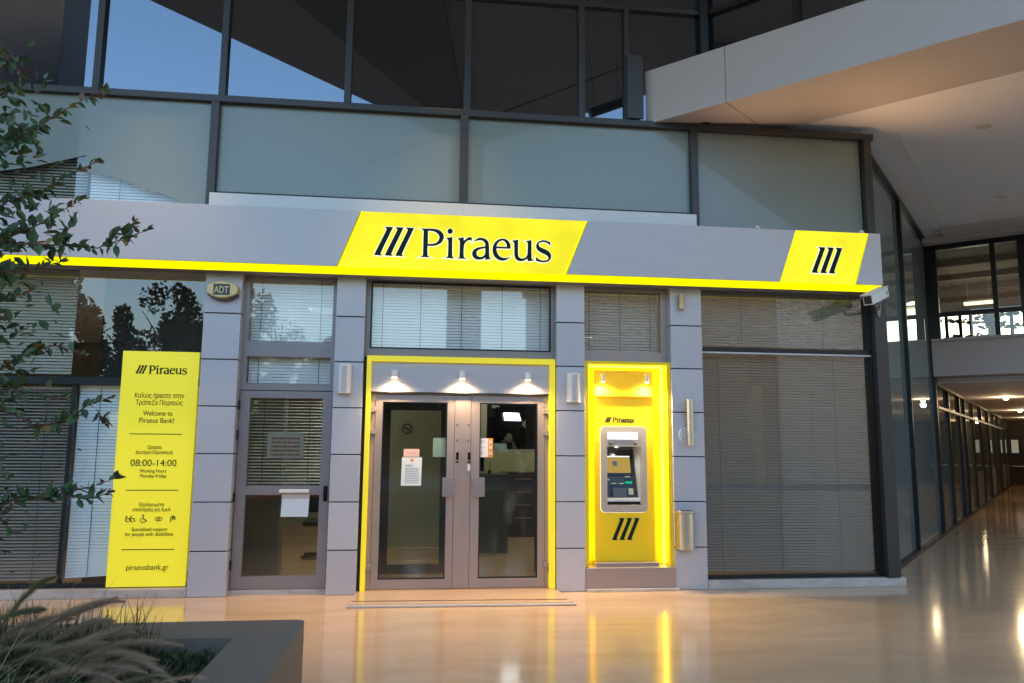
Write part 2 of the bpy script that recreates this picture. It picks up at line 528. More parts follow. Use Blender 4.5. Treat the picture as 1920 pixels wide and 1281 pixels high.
LOGO = {
 'bar': [[(106,324),(194,323),(182,291),(70,32),(72,14),(87,1),(0,4),(18,48),(125,286),(126,304)]],
 'P': [[(497,322),(532,320),(612,324),(665,322),(711,306),(741,277),(755,239),(748,203),(723,166),(680,140),(640,130),(576,129),(576,23),(585,10),(608,1),(496,0),(519,9),(528,21),(527,223),(529,292),(523,307)],[(578,300),(630,299),(671,283),(698,254),(704,225),(693,188),(668,162),(628,151),(579,149)]],
 'i': [[(777,223),(846,240),(847,34),(853,10),(877,-2),(767,0),(793,8),(801,26),(802,187),(797,208)],[(850,305),(848,293),(842,283),(832,276),(821,274),(809,275),(799,281),(792,291),(790,302),(792,314),(798,324),(808,331),(820,334),(831,332),(841,326),(848,316)]],
 'r': [[(902,224),(972,241),(972,203),(991,215),(1013,236),(1035,244),(1062,243),(1061,204),(1046,213),(1027,211),(1002,197),(986,175),(975,146),(972,39),(981,9),(1010,-2),(897,-1),(923,8),(928,31),(929,181),(926,207)]],
 'a': [[(1083,193),(1104,222),(1140,243),(1179,243),(1218,230),(1244,203),(1254,169),(1257,33),(1263,16),(1282,8),(1216,-4),(1214,21),(1188,3),(1149,-7),(1113,-4),(1082,14),(1065,48),(1068,82),(1089,111),(1125,130),(1169,140),(1211,147),(1211,179),(1196,204),(1166,217),(1130,214),(1099,202)],[(1211,129),(1175,120),(1137,106),(1117,84),(1114,58),(1126,33),(1154,23),(1182,29),(1204,48),(1212,76)]],
 'e': [[(1493,132),(1496,156),(1487,190),(1467,221),(1436,241),(1397,244),(1358,233),(1322,203),(1298,162),(1291,114),(1298,68),(1321,27),(1360,0),(1405,-10),(1449,1),(1477,22),(1491,42),(1460,25),(1421,22),(1382,32),(1354,59),(1340,93),(1335,131)],[(1337,150),(1347,184),(1369,211),(1400,224),(1428,216),(1448,189),(1453,150)]],
 'u': [[(1509,223),(1579,239),(1578,68),(1589,35),(1617,23),(1645,27),(1673,47),(1686,78),(1688,204),(1681,219),(1661,225),(1729,239),(1730,40),(1733,23),(1755,6),(1688,-4),(1685,27),(1657,6),(1617,-7),(1578,-3),(1550,19),(1537,55),(1535,192),(1529,212)]],
 's': [[(1943,222),(1941,182),(1922,206),(1893,222),(1853,224),(1822,216),(1810,198),(1814,172),(1837,156),(1876,144),(1916,125),(1944,98),(1955,66),(1947,29),(1922,2),(1877,-9),(1831,-8),(1781,5),(1779,54),(1797,32),(1831,13),(1871,9),(1905,16),(1922,36),(1919,59),(1893,78),(1848,96),(1808,118),(1786,145),(1780,177),(1791,209),(1819,233),(1859,245),(1899,241)]],
}
LOGO = {k: [smooth_poly([(x / 1000, z / 1000) for x, z in c]) for c in v] for k, v in LOGO.items()}
BARS = [0.0, 0.115, 0.229]

def wordmark(x, y, z, width, parent, halo=False, weight=0.0):
    """the bank's word, bars first, starting at x on baseline z"""
    k = width / 1.955
    d = 0.006 if halo else 0.0012
    if halo:
        b = MB()
        for off in BARS:
            stand(b, flat_fill([[(u + off, v) for u, v in LOGO['bar'][0]]], 0.001, 0.010), x, y + 0.005, z, 0, k)
        for ch in 'Piraeus':
            stand(b, flat_fill(LOGO[ch], 0.001, 0.010), x, y + 0.005, z, 0, k)
        b.build('halo', E_HALO, parent)
    b = MB()
    for off in BARS:
        stand(b, flat_fill([[(u + off, v) for u, v in LOGO['bar'][0]]], d, weight), x, y - d, z, 0, k)
    b.build('emblem', M_GREEN, parent)
    b = MB()
    for ch in 'Piraeus':
        stand(b, flat_fill(LOGO[ch], d, weight), x, y - d, z, 0, k)
    b.build('lettering', M_GREEN, parent)

def emblem(x, y, z, w, h, parent, halo=False):
    """three slanted bars of overall width w and height h"""
    kx, kz = w / 0.423, h / 0.324
    d = 0.006 if halo else 0.002
    b, hb = MB(), MB()
    for off in BARS:
        c = [((u + off) * kx, v * kz) for u, v in LOGO['bar'][0]]
        stand(b, flat_fill([c], d), x, y - d, z)
        if halo: stand(hb, flat_fill([c], 0.001, 0.010), x, y + 0.005, z)
    if halo: hb.build('halo', E_HALO, parent)
    b.build('emblem', M_GREEN, parent)

def light(name, kind, loc, power, col, parent=None, size=0.05, angle=90, blend=0.6, aim=(0, 0, -1)):
    d = bpy.data.lights.new(name, kind)
    d.energy = power
    d.color = col
    d.shadow_soft_size = size
    if kind == 'SPOT':
        d.spot_size = radians(angle)
        d.spot_blend = blend
    o = bpy.data.objects.new(name, d)
    COL.objects.link(o)
    q = Vector(aim).to_track_quat('-Z', 'Y').to_euler()
    o.rotation_euler = q
    if parent is not None:
        o.parent = parent
        o.location = Vector(loc) - ORIGIN[parent]
    else:
        o.location = loc
    return o

TH = 0.74                                            # the arcade runs off at this angle from the shop front's normal
DW = Vector((sin(TH), cos(TH), 0))                   # along the side wall
NW = Vector((cos(TH), -sin(TH), 0))                  # out of it, into the arcade
P0 = Vector((5.316, 0.1, 0))

def W(t, s_, z=0.0):
    return P0 + DW * t + NW * s_ + Vector((0, 0, z))

def wbox(b, t0, t1, s0, s1, z0, z1, mi=0):
    return b.obox(W(t0, s0, z0), DW * (t1 - t0), NW * (s1 - s0), Vector((0, 0, z1 - z0)), mi)

# ------------------------------------------------------------------ ground
b = MB()
b.add([(-600, -600, -0.03), (600, -600, -0.03), (600, 600, -0.03), (-600, 600, -0.03)], [(0, 1, 2, 3)])
b.build("ground", M_GROUND, kind="structure", label="grey paved ground reaching away behind the arcade", cat="ground")
b = MB()
b.add([(-30, -18, 0), (45, -18, 0), (45, 32, 0), (-30, 32, 0)], [(0, 1, 2, 3)])
b.build("floor", M_FLOOR, kind="structure", label="polished cream marble floor of the arcade and forecourt", cat="floor")

# ------------------------------------------------------------------ the building's shell (rooms behind the glass)
b = MB()
b.box(-9, 9.3, 7.2, 7.4, 0, 3.479)
b.box(-9.2, -9, 0.3, 7.4, 0, 3.479)
b.box(9.1, 9.3, 4.75, 7.2, 0, 3.479)
b.build("interior_wall", M_INWALL, kind="structure", label="dim olive back wall of the bank hall", cat="wall")
b = MB()
b.box(-3.66, -2.32, 0.85, 0.95, 0, 3.47)  # added dark sheet, makes the room behind this window look unlit
b.build("added_dark_partition", M_INDARK, kind="structure", label="added dark partition darkening the view behind the info panel window", cat="wall")
b = MB()
b.prism([(-9, 0.32), (5.35, 0.32), (9.3, 4.75), (9.3, 7.4), (-9, 7.4)], 3.48, 3.7)
b.build("hall_ceiling", M_CEIL, kind="structure", label="white ceiling slab of the bank hall behind the glass", cat="ceiling")
b = MB()
b.box(-9, 5.1, 1.9, 2.0, 3.71, 9)
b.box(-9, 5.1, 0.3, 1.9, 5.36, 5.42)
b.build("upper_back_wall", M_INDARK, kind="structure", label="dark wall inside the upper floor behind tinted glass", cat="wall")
b = MB()
wbox(b, 6.40, 6.5, -6.5, -0.12, 0, 5.5)
wbox(b, 0.2, 6.39, -6.5, -0.12, 5.505, 5.53)
b.build("side_room_wall", mat("dim_teal_wall", (0.20, 0.23, 0.23), 0.8, 0, 0.1, 1.0), kind="structure", label="dim grey wall inside the tall glass side of the shop", cat="wall")
b = MB()
wbox(b, 6.4, 31, -2.3, -2.2, 0, 2.8)
b.build("side_room_wall", mat("dim_shop_wall", (0.10, 0.10, 0.10), 0.8, 0, 0.3, 0.8), kind="structure", label="dark wall inside the low shops along the arcade", cat="wall")

# ------------------------------------------------------------------ upper curtain wall
Z0, Z1, Z2, Z3 = 5.36, 5.44, 6.86, 6.92
cw = thing("curtain_wall", "upper wall of tinted mirror glass in dark frames above the frosted panels", "glass wall", (0, 0.1, 5.36))
XM = [-6.34, -4.97, -3.61, -2.268, -0.885, 0.49, 1.857, 2.41]
b = MB()
b.box(-9, 5.54, 0.02, 0.16, Z0, Z1)
b.build("transom", M_BRONZE, cw, bevel=0.006)
b = MB()
b.box(-9, 3.36, 0.04, 0.16, Z2, Z3)
b.build("transom", M_BRONZE, cw, bevel=0.006)
for i, x in enumerate(XM):
    t = 0.038 if i != 7 else 0.03
    b = MB()
    b.box(x - t, x + t, 0.03, 0.17, Z1, Z2)
    b.build("mullion", M_BRONZE, cw, bevel=0.005)
    if i != 7:
        b = MB()
        b.box(x - t, x + t, 0.03, 0.17, Z3, 8.45)
        b.build("mullion", M_BRONZE, cw, bevel=0.005)
b = MB()
b.box(3.33, 3.43, 0.0, 0.17, Z1, 8.45)
b.build("mullion", M_BLACK, cw, bevel=0.005)
XE = [-9] + XM + [3.33]
for r, (za, zb) in enumerate(((Z1, Z2), (Z3, 8.45))):
    for i in range(len(XE) - 1):
        if r == 1 and i == len(XE) - 3: continue
        x0 = XE[i]
        x1 = XE[i + 1]
        if r == 1 and i == len(XE) - 2: x0 = XE[i - 1]
        b = MB()
        b.box(x0 + 0.03, x1 - 0.03, 0.09, 0.1, za, zb)
        b.build("pane", G_UP, cw)
b = MB()
b.box(2.40, 2.60, 0.0, 0.028, 5.45, 6.25)
b.build("corner_plate", M_BRONZE, cw, bevel=0.003)

# the upper glass turns and runs on above the beam
D45 = Vector((0.7071, -0.7071, 0))
N45 = Vector((0.7071, 0.7071, 0))
uw = thing("curtain_wall", "tinted mirror glass wall turning forward above the pale beam", "glass wall", (3.43, 0.06, 6.1))
q0 = Vector((3.43, 0.05, 0))
for k in range(5):
    b = MB()
    b.obox(q0 + D45 * (1.16 * k + 1.05) + N45 * -0.02 + Vector((0, 0, 6.0)), D45 * 0.07, N45 * 0.12, Vector((0, 0, 2.45)))
    b.build("mullion", M_BLACK, uw)
    for za, zb in ((6.0, 6.86), (6.93, 8.45)):
        b = MB()
        b.obox(q0 + D45 * (1.16 * k + (-0.0 if k == 0 else -0.04)) + N45 * 0.05 + Vector((0, 0, za)), D45 * (1.05 if k == 0 else 1.09), N45 * 0.01, Vector((0, 0, zb - za)))
        b.build("pane", G_UP, uw)
b = MB()
b.obox(q0 + N45 * 0.0 + Vector((0, 0, 6.865)), D45 * 5.8, N45 * 0.1, Vector((0, 0, 0.06)))
b.build("transom", M_BLACK, uw)
b = MB()
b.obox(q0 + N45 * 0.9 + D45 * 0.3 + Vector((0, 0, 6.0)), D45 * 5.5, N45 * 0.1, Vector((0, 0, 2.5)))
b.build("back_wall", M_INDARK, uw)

# ------------------------------------------------------------------ frosted middle band
mw = thing("frosted_window_band", "band of frosted grey green glass panels in dark frames above the sign", "window", (0, 0.1, 4.1))
for i, x in enumerate((-5.0, -2.325, 0.462, 3.225)):
    b = MB()
    b.box(x - 0.045, x + 0.045, 0.02, 0.18, 4.15, Z0)
    b.build("mullion", M_BRONZE, mw, bevel=0.005)
b = MB()
b.box(5.395, 5.545, -0.02, 0.3, 0.1, 3.388)
b.box(5.395, 5.49, 0.0, 0.2, 3.39, Z0)
b.build("corner_post", M_BRONZE, mw, bevel=0.006)
b = MB()
b.xprism([(5.547, 0.1), (5.60, 0.1), (5.60, 3.388), (5.547, 3.388)], 0.06, 0.3)
b.xprism([(5.492, 3.39), (5.525, 3.39), (5.525, Z0), (5.492, Z0)], 0.06, 0.22)
b.build("corner_post", M_BLACK, mw)
def film_pane(x0, x1, z0, m):
    b = MB()
    b.box(x0, x1, 0.095, 0.11, z0, Z0)
    b.build("frosted_pane", m, mw)
film_pane(-2.28, 0.417, 4.33, M_FILM)
film_pane(0.507, 3.18, 4.33, M_FILM)
film_pane(3.27, 5.38, 4.10, M_FILM2)
for x0, x1 in ((-2.28, 0.417), (0.507, 3.18)):
    b = MB()
    b.box(x0, x1, 0.05, 0.15, 4.30, 4.33)
    b.build("bottom_rail", M_BLACK, mw)
    b = MB()
    b.box(x0 - 0.045, x1 + 0.045, 0.0, 0.16, 4.08, 4.298)
    b.build("sill", M_WHITE, mw, bevel=0.004)
# older film with a torn wavy edge, blinds showing below it
for x0, x1, edge in ((-9, -3.66, [(-9, 4.42), (-4.6, 4.44), (-4.2, 4.52), (-3.66, 4.68)]),
                     (-3.66, -2.37, [(-3.66, 4.48), (-3.5, 4.46), (-3.36, 4.44), (-3.12, 4.36), (-2.98, 4.3), (-2.85, 4.28), (-2.7, 4.22), (-2.56, 4.13), (-2.37, 4.11)])):
    b = MB()
    b.xprism(edge + [(x1, Z0), (x0, Z0)], 0.082, 0.086)
    b.build("frosted_film", M_FILM, mw)
    b = MB()
    b.box(x0 + 0.002, x1 - 0.002, 0.09, 0.10, 4.1, Z0)
    b.build("pane", G_SHOP, mw)

# ------------------------------------------------------------------ venetian blinds
def blind(parent, x0, x1, z0, z1, y, m, tilt=62, pitch=0.034, width=0.033, cords=(0.25, 0.75), sag=None, jitter=0.0):
    b = MB()
    n = int((z1 - z0) / pitch)
    for i in range(n):
        z = z1 - (i + 0.5) * pitch
        a = radians(tilt + random.uniform(-jitter - 0.2, jitter + 0.2))
        dy, dz = cos(a) * width / 2, sin(a) * width / 2
        sk = 0.0
        if sag and z < z0 + sag[0]:
            sk = sag[1] * (1 - (z - z0) / sag[0])
        nrm = Vector((0, -sin(a), cos(a))) * 0.0012
        L = [Vector((x0, y - dy, z - dz)), Vector((x1, y - dy, z - dz + sk)), Vector((x1, y + dy, z + dz + sk)), Vector((x0, y + dy, z + dz))]
        b.add(L + [p + nrm for p in L], [(0, 3, 2, 1), (4, 5, 6, 7), (0, 1, 5, 4), (2, 3, 7, 6)], 0)
    b.box(x0, x1, y - 0.018, y + 0.018, z1, z1 + 0.03, 0)
    b.build("blind_slats", m, parent)
    for c in cords:
        x = x0 + (x1 - x0) * c
        b = MB()
        b.box(x - 0.003, x + 0.003, y - 0.022, y - 0.018, z0, z1, 0)
        b.build("blind_cord", M_CORD, parent)

blind(mw, -8.9, -3.68, 4.0, 4.9, 0.2, M_BLINDW, 50)
blind(mw, -3.64, -2.38, 4.0, 4.75, 0.2, M_BLIND, 66)

# ------------------------------------------------------------------ shop windows
def ledge(x0, x1, z1, label):
    b = MB()
    b.box(x0, x1, 0.005, 0.3, 0.0, z1)
    b.build("window_ledge", M_LEDGE, label=label, cat="ledge", bevel=0.006)
ledge(-9, -2.31, 0.088, "long pale marble ledge under the info panel window")
ledge(3.256, 5.625, 0.098, "short veined white marble ledge under the corner window")

wl = thing("shop_window", "wide dark framed shop window beside the yellow info panel, its blinds uneven", "window", (-5, 0.15, 0.09))
for x0, x1, z0, z1 in ((-9, -3.665, 2.25, 3.46), (-3.655, -2.33, 2.25, 3.46), (-9, -3.62, 0.13, 2.17), (-3.60, -2.33, 0.13, 2.17)):
    b = MB()
    b.box(x0, x1, 0.145, 0.155, z0, z1)
    b.build("pane", G_SHOP, wl)
b = MB()
b.box(-9, -2.31, 0.11, 0.19, 2.17, 2.25)
b.build("frame", M_BLACK, wl, bevel=0.004)
b = MB()
b.box(-9, -2.31, 0.11, 0.19, 0.09, 0.13)
b.build("frame", M_BLACK, wl)
b = MB()
b.box(-3.63, -3.59, 0.13, 0.19, 0.13, 2.17)
b.build("frame", M_BLACK, wl)
blind(wl, -8.9, -3.69, 2.28, 3.44, 0.23, M_BLINDW, 60, jitter=2)
blind(wl, -8.9, -3.64, 0.14, 2.12, 0.23, M_BLINDD, 30, jitter=2, cords=(0.8, 0.95))
blind(wl, -3.585, -2.36, 0.16, 2.14, 0.23, M_BLINDB, 66, cords=(0.18, 0.75), sag=(0.28, 0.07))

wr = thing("shop_window", "corner shop window with half open blinds beside the pillar with the metal bin", "window", (4.3, 0.12, 0.1))
b = MB()
b.box(3.26, 5.378, 0.115, 0.125, 2.73, 3.46)
b.build("pane", G_SHOP, wr)
b = MB()
b.box(3.26, 5.378, 0.115, 0.125, 0.13, 2.66)
b.build("pane", G_SHOP, wr)
b = MB()
b.box(5.379, 5.394, 0.06, 0.25, 0.1, 3.388)
b.build("frame", M_BLACK, wr)
b = MB()
b.box(3.25, 5.378, 0.08, 0.17, 2.675, 2.73)
b.build("frame", M_BLACK, wr, bevel=0.003)
b = MB()
b.box(3.25, 5.378, 0.07, 0.17, 2.655, 2.673)
b.build("frame", M_CLAD, wr)
b = MB()
b.box(3.25, 5.378, 0.07, 0.2, 0.099, 0.13)
b.build("frame", M_BLACK, wr)
blind(wr, 3.3, 5.36, 2.74, 3.44, 0.2, M_BLINDP, 68)
blind(wr, 3.3, 5.36, 0.15, 2.64, 0.2, M_BLINDO, 50, jitter=0, cords=(0.1, 0.45, 0.8))
# things set down behind the half open blind
b = MB(); b.box(3.62, 3.98, 0.42, 0.44, 1.25, 2.05)
b.box(3.68, 3.70, 0.40, 0.42, 1.2, 2.1)
b.build("notice_board", M_PAPERGREY, label="grey notice board standing behind the half open corner blind", cat="notice")
b = MB(); b.box(4.02, 4.16, 0.42, 0.5, 1.0, 2.3)
b.build("banner_stand", M_INYEL, label="narrow cream banner standing behind the half open corner blind", cat="banner")
b = MB(); b.box(3.3, 4.75, 0.40, 0.95, 0.12, 1.06)
b.box(3.28, 4.77, 0.38, 0.97, 1.06, 1.09)
b.build("low_cabinet", mat("taupe_cabinet", (0.12, 0.09, 0.07), 0.6, 0, 0.1, 2), label="taupe low cabinet behind the corner window blind", cat="cabinet")

# ------------------------------------------------------------------ clad pillars
PZ = [0.0, 0.458, 0.958, 1.458, 1.958, 2.458, 2.958, 3.46]
def pillar(x0, x1, label):
    t = thing("clad_pillar", label, "pillar", ((x0 + x1) / 2, 0.1, 0), "grey clad pillars along the shop front")
    b = MB()
    b.box(x0 + 0.012, x1 - 0.012, 0.012, 0.3, 0, 3.47)
    b.build("core", M_DARK, t)
    for i in range(7):
        b = MB()
        b.box(x0, x1, 0.0, 0.26, PZ[i] + (0.006 if i else 0.002), PZ[i + 1] - 0.006)
        b.build("panel", M_CLAD, t, bevel=0.005)
pillar(-2.306, -1.921, "grey clad pillar carrying the gold oval alarm box")
pillar(-0.913, -0.600, "grey clad pillar with a wall speaker, between the side door and the double door")
pillar(1.542, 1.865, "grey clad pillar with a wall speaker, between the double door and the cash machine")
pillar(2.878, 3.252, "grey clad pillar carrying the metal tube light and the metal bin")

# ------------------------------------------------------------------ the long sign
SY = -0.20
sg = thing("shop_sign", "long grey fascia sign with two lit yellow slanted fields over the shop front", "sign", (-0.8, -0.05, 3.39))
def rect_slant(xb0, xt0, xb1, xt1, z0, z1): return [(xb0, z0), (xb1, z0), (xt1, z1), (xt0, z1)]
ZB, ZM, ZT = 3.392, 3.474, 4.098
b = MB(); b.box(-9, 5.40, -0.16, 0.06, ZB + 0.003, ZT - 0.003); b.build("casing", M_ALU2, sg)
b = MB(); b.xprism([(-9, ZB), (5.405, ZB), (5.405, ZM - 0.004), (-9, ZM - 0.004)], SY + 0.012, -0.162); b.build("light_strip", E_STRIP, sg)
for a in ((-9, -9, -0.905, -0.672), (1.622, 1.868, 4.132, 4.352), (5.075, 5.272, 5.41, 5.41)):
    b = MB(); b.xprism(rect_slant(a[0], a[1], a[2], a[3], ZM, ZT), SY, -0.162); b.build("grey_panel", M_SIGNGREY, sg, bevel=0.003)
for a in ((-0.895, -0.662, 1.612, 1.858), (4.142, 4.362, 5.065, 5.262)):
    b = MB(); b.xprism(rect_slant(a[0], a[1], a[2], a[3], ZM - 0.002, ZT), SY + 0.008, -0.1615); b.build("lit_field", E_SIGN, sg)
    # brighter edge tubes along the slants
    for s_, xb, xt in ((1, a[0], a[1]), (-1, a[2], a[3])):
        b = MB(); b.xprism([(xb, ZM), (xb + s_ * 0.02, ZM), (xt + s_ * 0.02, ZT - 0.002), (xt, ZT - 0.002)], SY + 0.004, SY + 0.0075); b.build("edge_light", E_STRIP, sg)
wordmark(-0.5104, SY, 3.607, 1.955, sg, halo=True)
emblem(4.525, SY, 3.590, 0.391, 0.312, sg, halo=True)
for x in (-0.66, 1.86, 5.25):
    t = MB(); t.tube([(x, -0.12, ZT), (x, -0.12, ZT + 0.02)], 0.02, 10); t.build("top_lamp", E_SOFT, sg)

for x, pw, aim, lab in ((3.9, 16, (0.25, -0.9, 1), "small warm uplight on top of the sign near its second lit field"), (5.2, 22, (0.5, -1.1, 1), "small warm uplight on top of the sign at its corner end")):
    ul = thing("sign_uplight", lab, "lamp", (x, -0.16, ZT), "small uplights on top of the sign")
    b = MB(); b.tube([(x, -0.16, ZT), (x, -0.16, ZT + 0.03)], 0.03, 14); b.build("casing", M_SIGNGREY, ul)
    b = MB(); b.tube([(x, -0.16, ZT + 0.031), (x, -0.16, ZT + 0.036)], 0.024, 14); b.build("lens", E_SOFT, ul)
    light("spot", 'SPOT', (x, -0.16, ZT + 0.06), pw * EXPK * 2, (1.0, 0.56, 0.26), ul, 0.05, 135, 1.0, aim)

# ------------------------------------------------------------------ yellow info panel
ip = thing("info_panel", "tall yellow information panel with opening hours in front of the shop window", "sign", (-2.736, 0.1, 0.09))
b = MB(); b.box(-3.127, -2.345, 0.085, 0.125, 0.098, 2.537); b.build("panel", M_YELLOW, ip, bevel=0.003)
wordmark(-2.985, 0.084, 2.297, 0.522, ip, weight=0.006)
IY = 0.083
for s_, sz, x, z, wd in (("Καλώς ήρθατε στην", 0.075, -2.727, 2.04, 0.50), ("Τράπεζα Πειραιώς", 0.075, -2.724, 1.965, 0.475),
                      ("Welcome to", 0.075, -2.731, 1.853, 0.295), ("Piraeus Bank!", 0.075, -2.737, 1.777, 0.35),
                      ("Ωράριο:", 0.052, -2.739, 1.503, 0.145), ("Δευτέρα-Παρασκευή", 0.052, -2.741, 1.45, 0.37),
                      ("08:00-14:00", 0.098, -2.740, 1.325, 0.46), ("Working Hours", 0.05, -2.739, 1.258, 0.265), ("Monday-Friday", 0.05, -2.736, 1.206, 0.265),
                      ("Εξειδικευμένη", 0.052, -2.732, 0.911, 0.245), ("υποστήριξη για ΑμεΑ", 0.052, -2.729, 0.86, 0.375),
                      ("Specialized support", 0.052, -2.736, 0.66, 0.355), ("for people with disabilities", 0.052, -2.734, 0.61, 0.475),
                      ("piraeusbank.gr", 0.078, -2.732, 0.268, 0.415)):
    writing(s_, sz, x, IY, z, ip, width=wd)
for z in (1.659, 1.076, 0.472):
    b = MB(); b.box(-2.998, -2.475, 0.0825, 0.0848, z - 0.004, z + 0.004); b.build("rule", M_GREEN, ip)
def icon_ring(b, x, z, rx, rz, t, n=20, a0=0, a1=2 * pi):
    P = [(x + rx * cos(a0 + (a1 - a0) * k / n), 0.0825, z + rz * sin(a0 + (a1 - a0) * k / n)) for k in range(n + 1)]
    b.tube(P, t, 4)
b = MB()
for dx in (0, 0.045):
    b.tube([(-2.975 + dx, 0.0825, 0.76), (-2.975 + dx, 0.0825, 0.80), (-2.965 + dx, 0.0825, 0.815)], 0.005, 4)
    b.tube([(-2.965 + dx, 0.0825, 0.79), (-2.94 + dx, 0.0825, 0.785), (-2.93 + dx, 0.0825, 0.755)], 0.005, 4)
    b.tube([(-2.975 + dx, 0.0825, 0.76), (-2.945 + dx, 0.0825, 0.752)], 0.004, 4)
b.build("icon", M_GREEN, ip)
b = MB(); icon_ring(b, -2.805, 0.772, 0.026, 0.026, 0.0035, 16, 2.2, 6.0)
b.tube([(-2.807, 0.0825, 0.806), (-2.805, 0.0825, 0.78), (-2.783, 0.0825, 0.776), (-2.77, 0.0825, 0.755)], 0.005, 4)
icon_ring(b, -2.808, 0.817, 0.006, 0.006, 0.004, 8); b.build("icon", M_GREEN, ip)
b = MB(); icon_ring(b, -2.653, 0.781, 0.035, 0.020, 0.003); icon_ring(b, -2.653, 0.781, 0.012, 0.012, 0.0035, 12); b.build("icon", M_GREEN, ip)
b = MB(); icon_ring(b, -2.51, 0.786, 0.024, 0.026, 0.0035, 16, -0.6, 4.2); icon_ring(b, -2.508, 0.79, 0.011, 0.012, 0.005, 10)
b.tube([(-2.532, 0.0825, 0.78), (-2.53, 0.0825, 0.75)], 0.0035, 4); b.build("icon", M_GREEN, ip)

# ------------------------------------------------------------------ side door with its transom lights
def frame_of(b, x0, x1, z0, z1, ya, yb, holes, mi=0):
    """a slab from (x0,z0) to (x1,z1) with rectangular holes (x0,x1,z0,z1), stacked in one column from below"""
    hs = sorted(holes, key=lambda h: h[2])
    z = z0
    for hx0, hx1, hz0, hz1 in hs:
        if hz0 > z: b.box(x0, x1, ya, yb, z, hz0, mi)
        b.box(x0, hx0, ya, yb, hz0, hz1, mi)
        b.box(hx1, x1, ya, yb, hz0, hz1, mi)
        z = hz1
    if z1 > z: b.box(x0, x1, ya, yb, z, z1, mi)
    return b

tw = thing("transom_window", "two stacked blinded windows over the narrow side door", "window", (-1.42, 0.15, 2.14))
b = frame_of(MB(), -1.922, -0.912, 2.145, 3.47, 0.12, 0.2, [(-1.862, -0.966, 2.215, 2.512), (-1.862, -0.962, 2.68, 3.392)])
b.build("frame", M_ALU2, tw)
for z0, z1 in ((2.215, 2.512), (2.68, 3.392)):
    b = MB(); b.box(-1.862, -0.966, 0.155, 0.165, z0, z1); b.build("pane", G_SHOP, tw)
    blind(tw, -1.86, -0.968, z0 - 0.02, z1 + 0.02, 0.24, M_BLIND, 68, cords=(0.12, 0.85))

sd = thing("side_door", "narrow grey metal side door with blinded upper glass and a paper on it", "door", (-1.41, 0.15, 0.03))
b = frame_of(MB(), -1.905, -0.93, 0.05, 2.135, 0.125, 0.185, [(-1.802, -1.03, 0.18, 1.025), (-1.802, -1.03, 1.122, 2.06)])
b.build("frame", M_ALU2, sd)
b = MB(); b.box(-1.93, -0.905, 0.1, 0.25, 0.0, 0.046); b.build("threshold", M_LEDGE, sd)
for z0, z1 in ((0.18, 1.025), (1.122, 2.06)):
    b = MB(); b.box(-1.802, -1.03, 0.15, 0.158, z0, z1); b.build("pane", G_DOOR, sd)
blind(sd, -1.82, -1.01, 1.1, 2.08, 0.225, M_BLINDW, 22, jitter=3, cords=(0.2, 0.8))
b = MB(); b.box(-0.985, -0.945, 0.095, 0.124, 0.96, 1.12); b.tube([(-0.965, 0.09, 1.08), (-0.965, 0.07, 1.08), (-0.965, 0.07, 0.99), (-0.965, 0.09, 0.99)], 0.008, 8)
b.build("handle", M_SCREEN, sd, bevel=0.008)
for z in (1.66, 1.0, 0.3, 1.98):
    b = MB(); b.tube([(-1.912, 0.105, z - 0.05), (-1.912, 0.105, z + 0.05)], 0.013, 8); b.build("hinge", M_BLACK, sd)
b = MB(); b.box(-1.45, -1.13, 0.07, 0.124, 1.045, 1.085); b.build("letter_flap", M_WHITE, sd, bevel=0.015, seg=3)
b = MB(); b.box(-1.8, -1.04, 0.165, 0.19, 1.0, 1.015); b.build("red_stripe", mat("dull_red", (0.2, 0.03, 0.02), 0.6), sd)

def paper(name, x0, x1, z0, z1, y, m, label, cat="notice", extra=None, tilt=0.0):
    t = thing(name, label, cat, ((x0 + x1) / 2, y, z0))
    b = MB()
    b.add([(x0, y, z0), (x1, y, z0), (x1 + tilt, y, z1), (x0 + tilt, y, z1), (x0, y + 0.003, z0), (x1, y + 0.003, z0), (x1 + tilt, y + 0.003, z1), (x0 + tilt, y + 0.003, z1)],
          [(0, 1, 2, 3), (7, 6, 5, 4), (0, 4, 5, 1), (1, 5, 6, 2), (2, 6, 7, 3), (3, 7, 4, 0)])
    b.build("sheet", m, t)
    if extra:
        for nm, mm, rects in extra:
            b = MB()
            for rx0, rx1, rz0, rz1 in rects: b.box(rx0, rx1, y - 0.0015, y - 0.0003, rz0, rz1)
            b.build(nm, mm, t)
    return t
b = MB(); b.box(-1.42, -1.13, 0.117, 0.1235, 0.985, 1.035); b.build("tape", M_LEDGE, sd)
paper("paper_sheet", -1.425, -1.14, 0.795, 0.985, 0.1195, M_PAPER, "blank white sheet taped to the side door under the flap", tilt=0.008)
random.seed(3)
def text_lines(x0, x1, z0, z1, n, th=0.35):
    out = []
    h = (z1 - z0) / n
    for i in range(n):
        x = x0
        while x < x1 - 0.01:
            wv = random.uniform(0.012, 0.035)
            out.append((x, min(x1, x + wv), z0 + i * h, z0 + i * h + h * th))
            x += wv + 0.006
    return out
paper("notice_sheet", -1.616, -1.227, 1.41, 1.685, 0.212, M_PAPERGREY, "grey printed notice hanging on the side door blind", extra=[("lettering", M_REDINK, text_lines(-1.57, -1.27, 1.44, 1.66, 5, 0.4))])

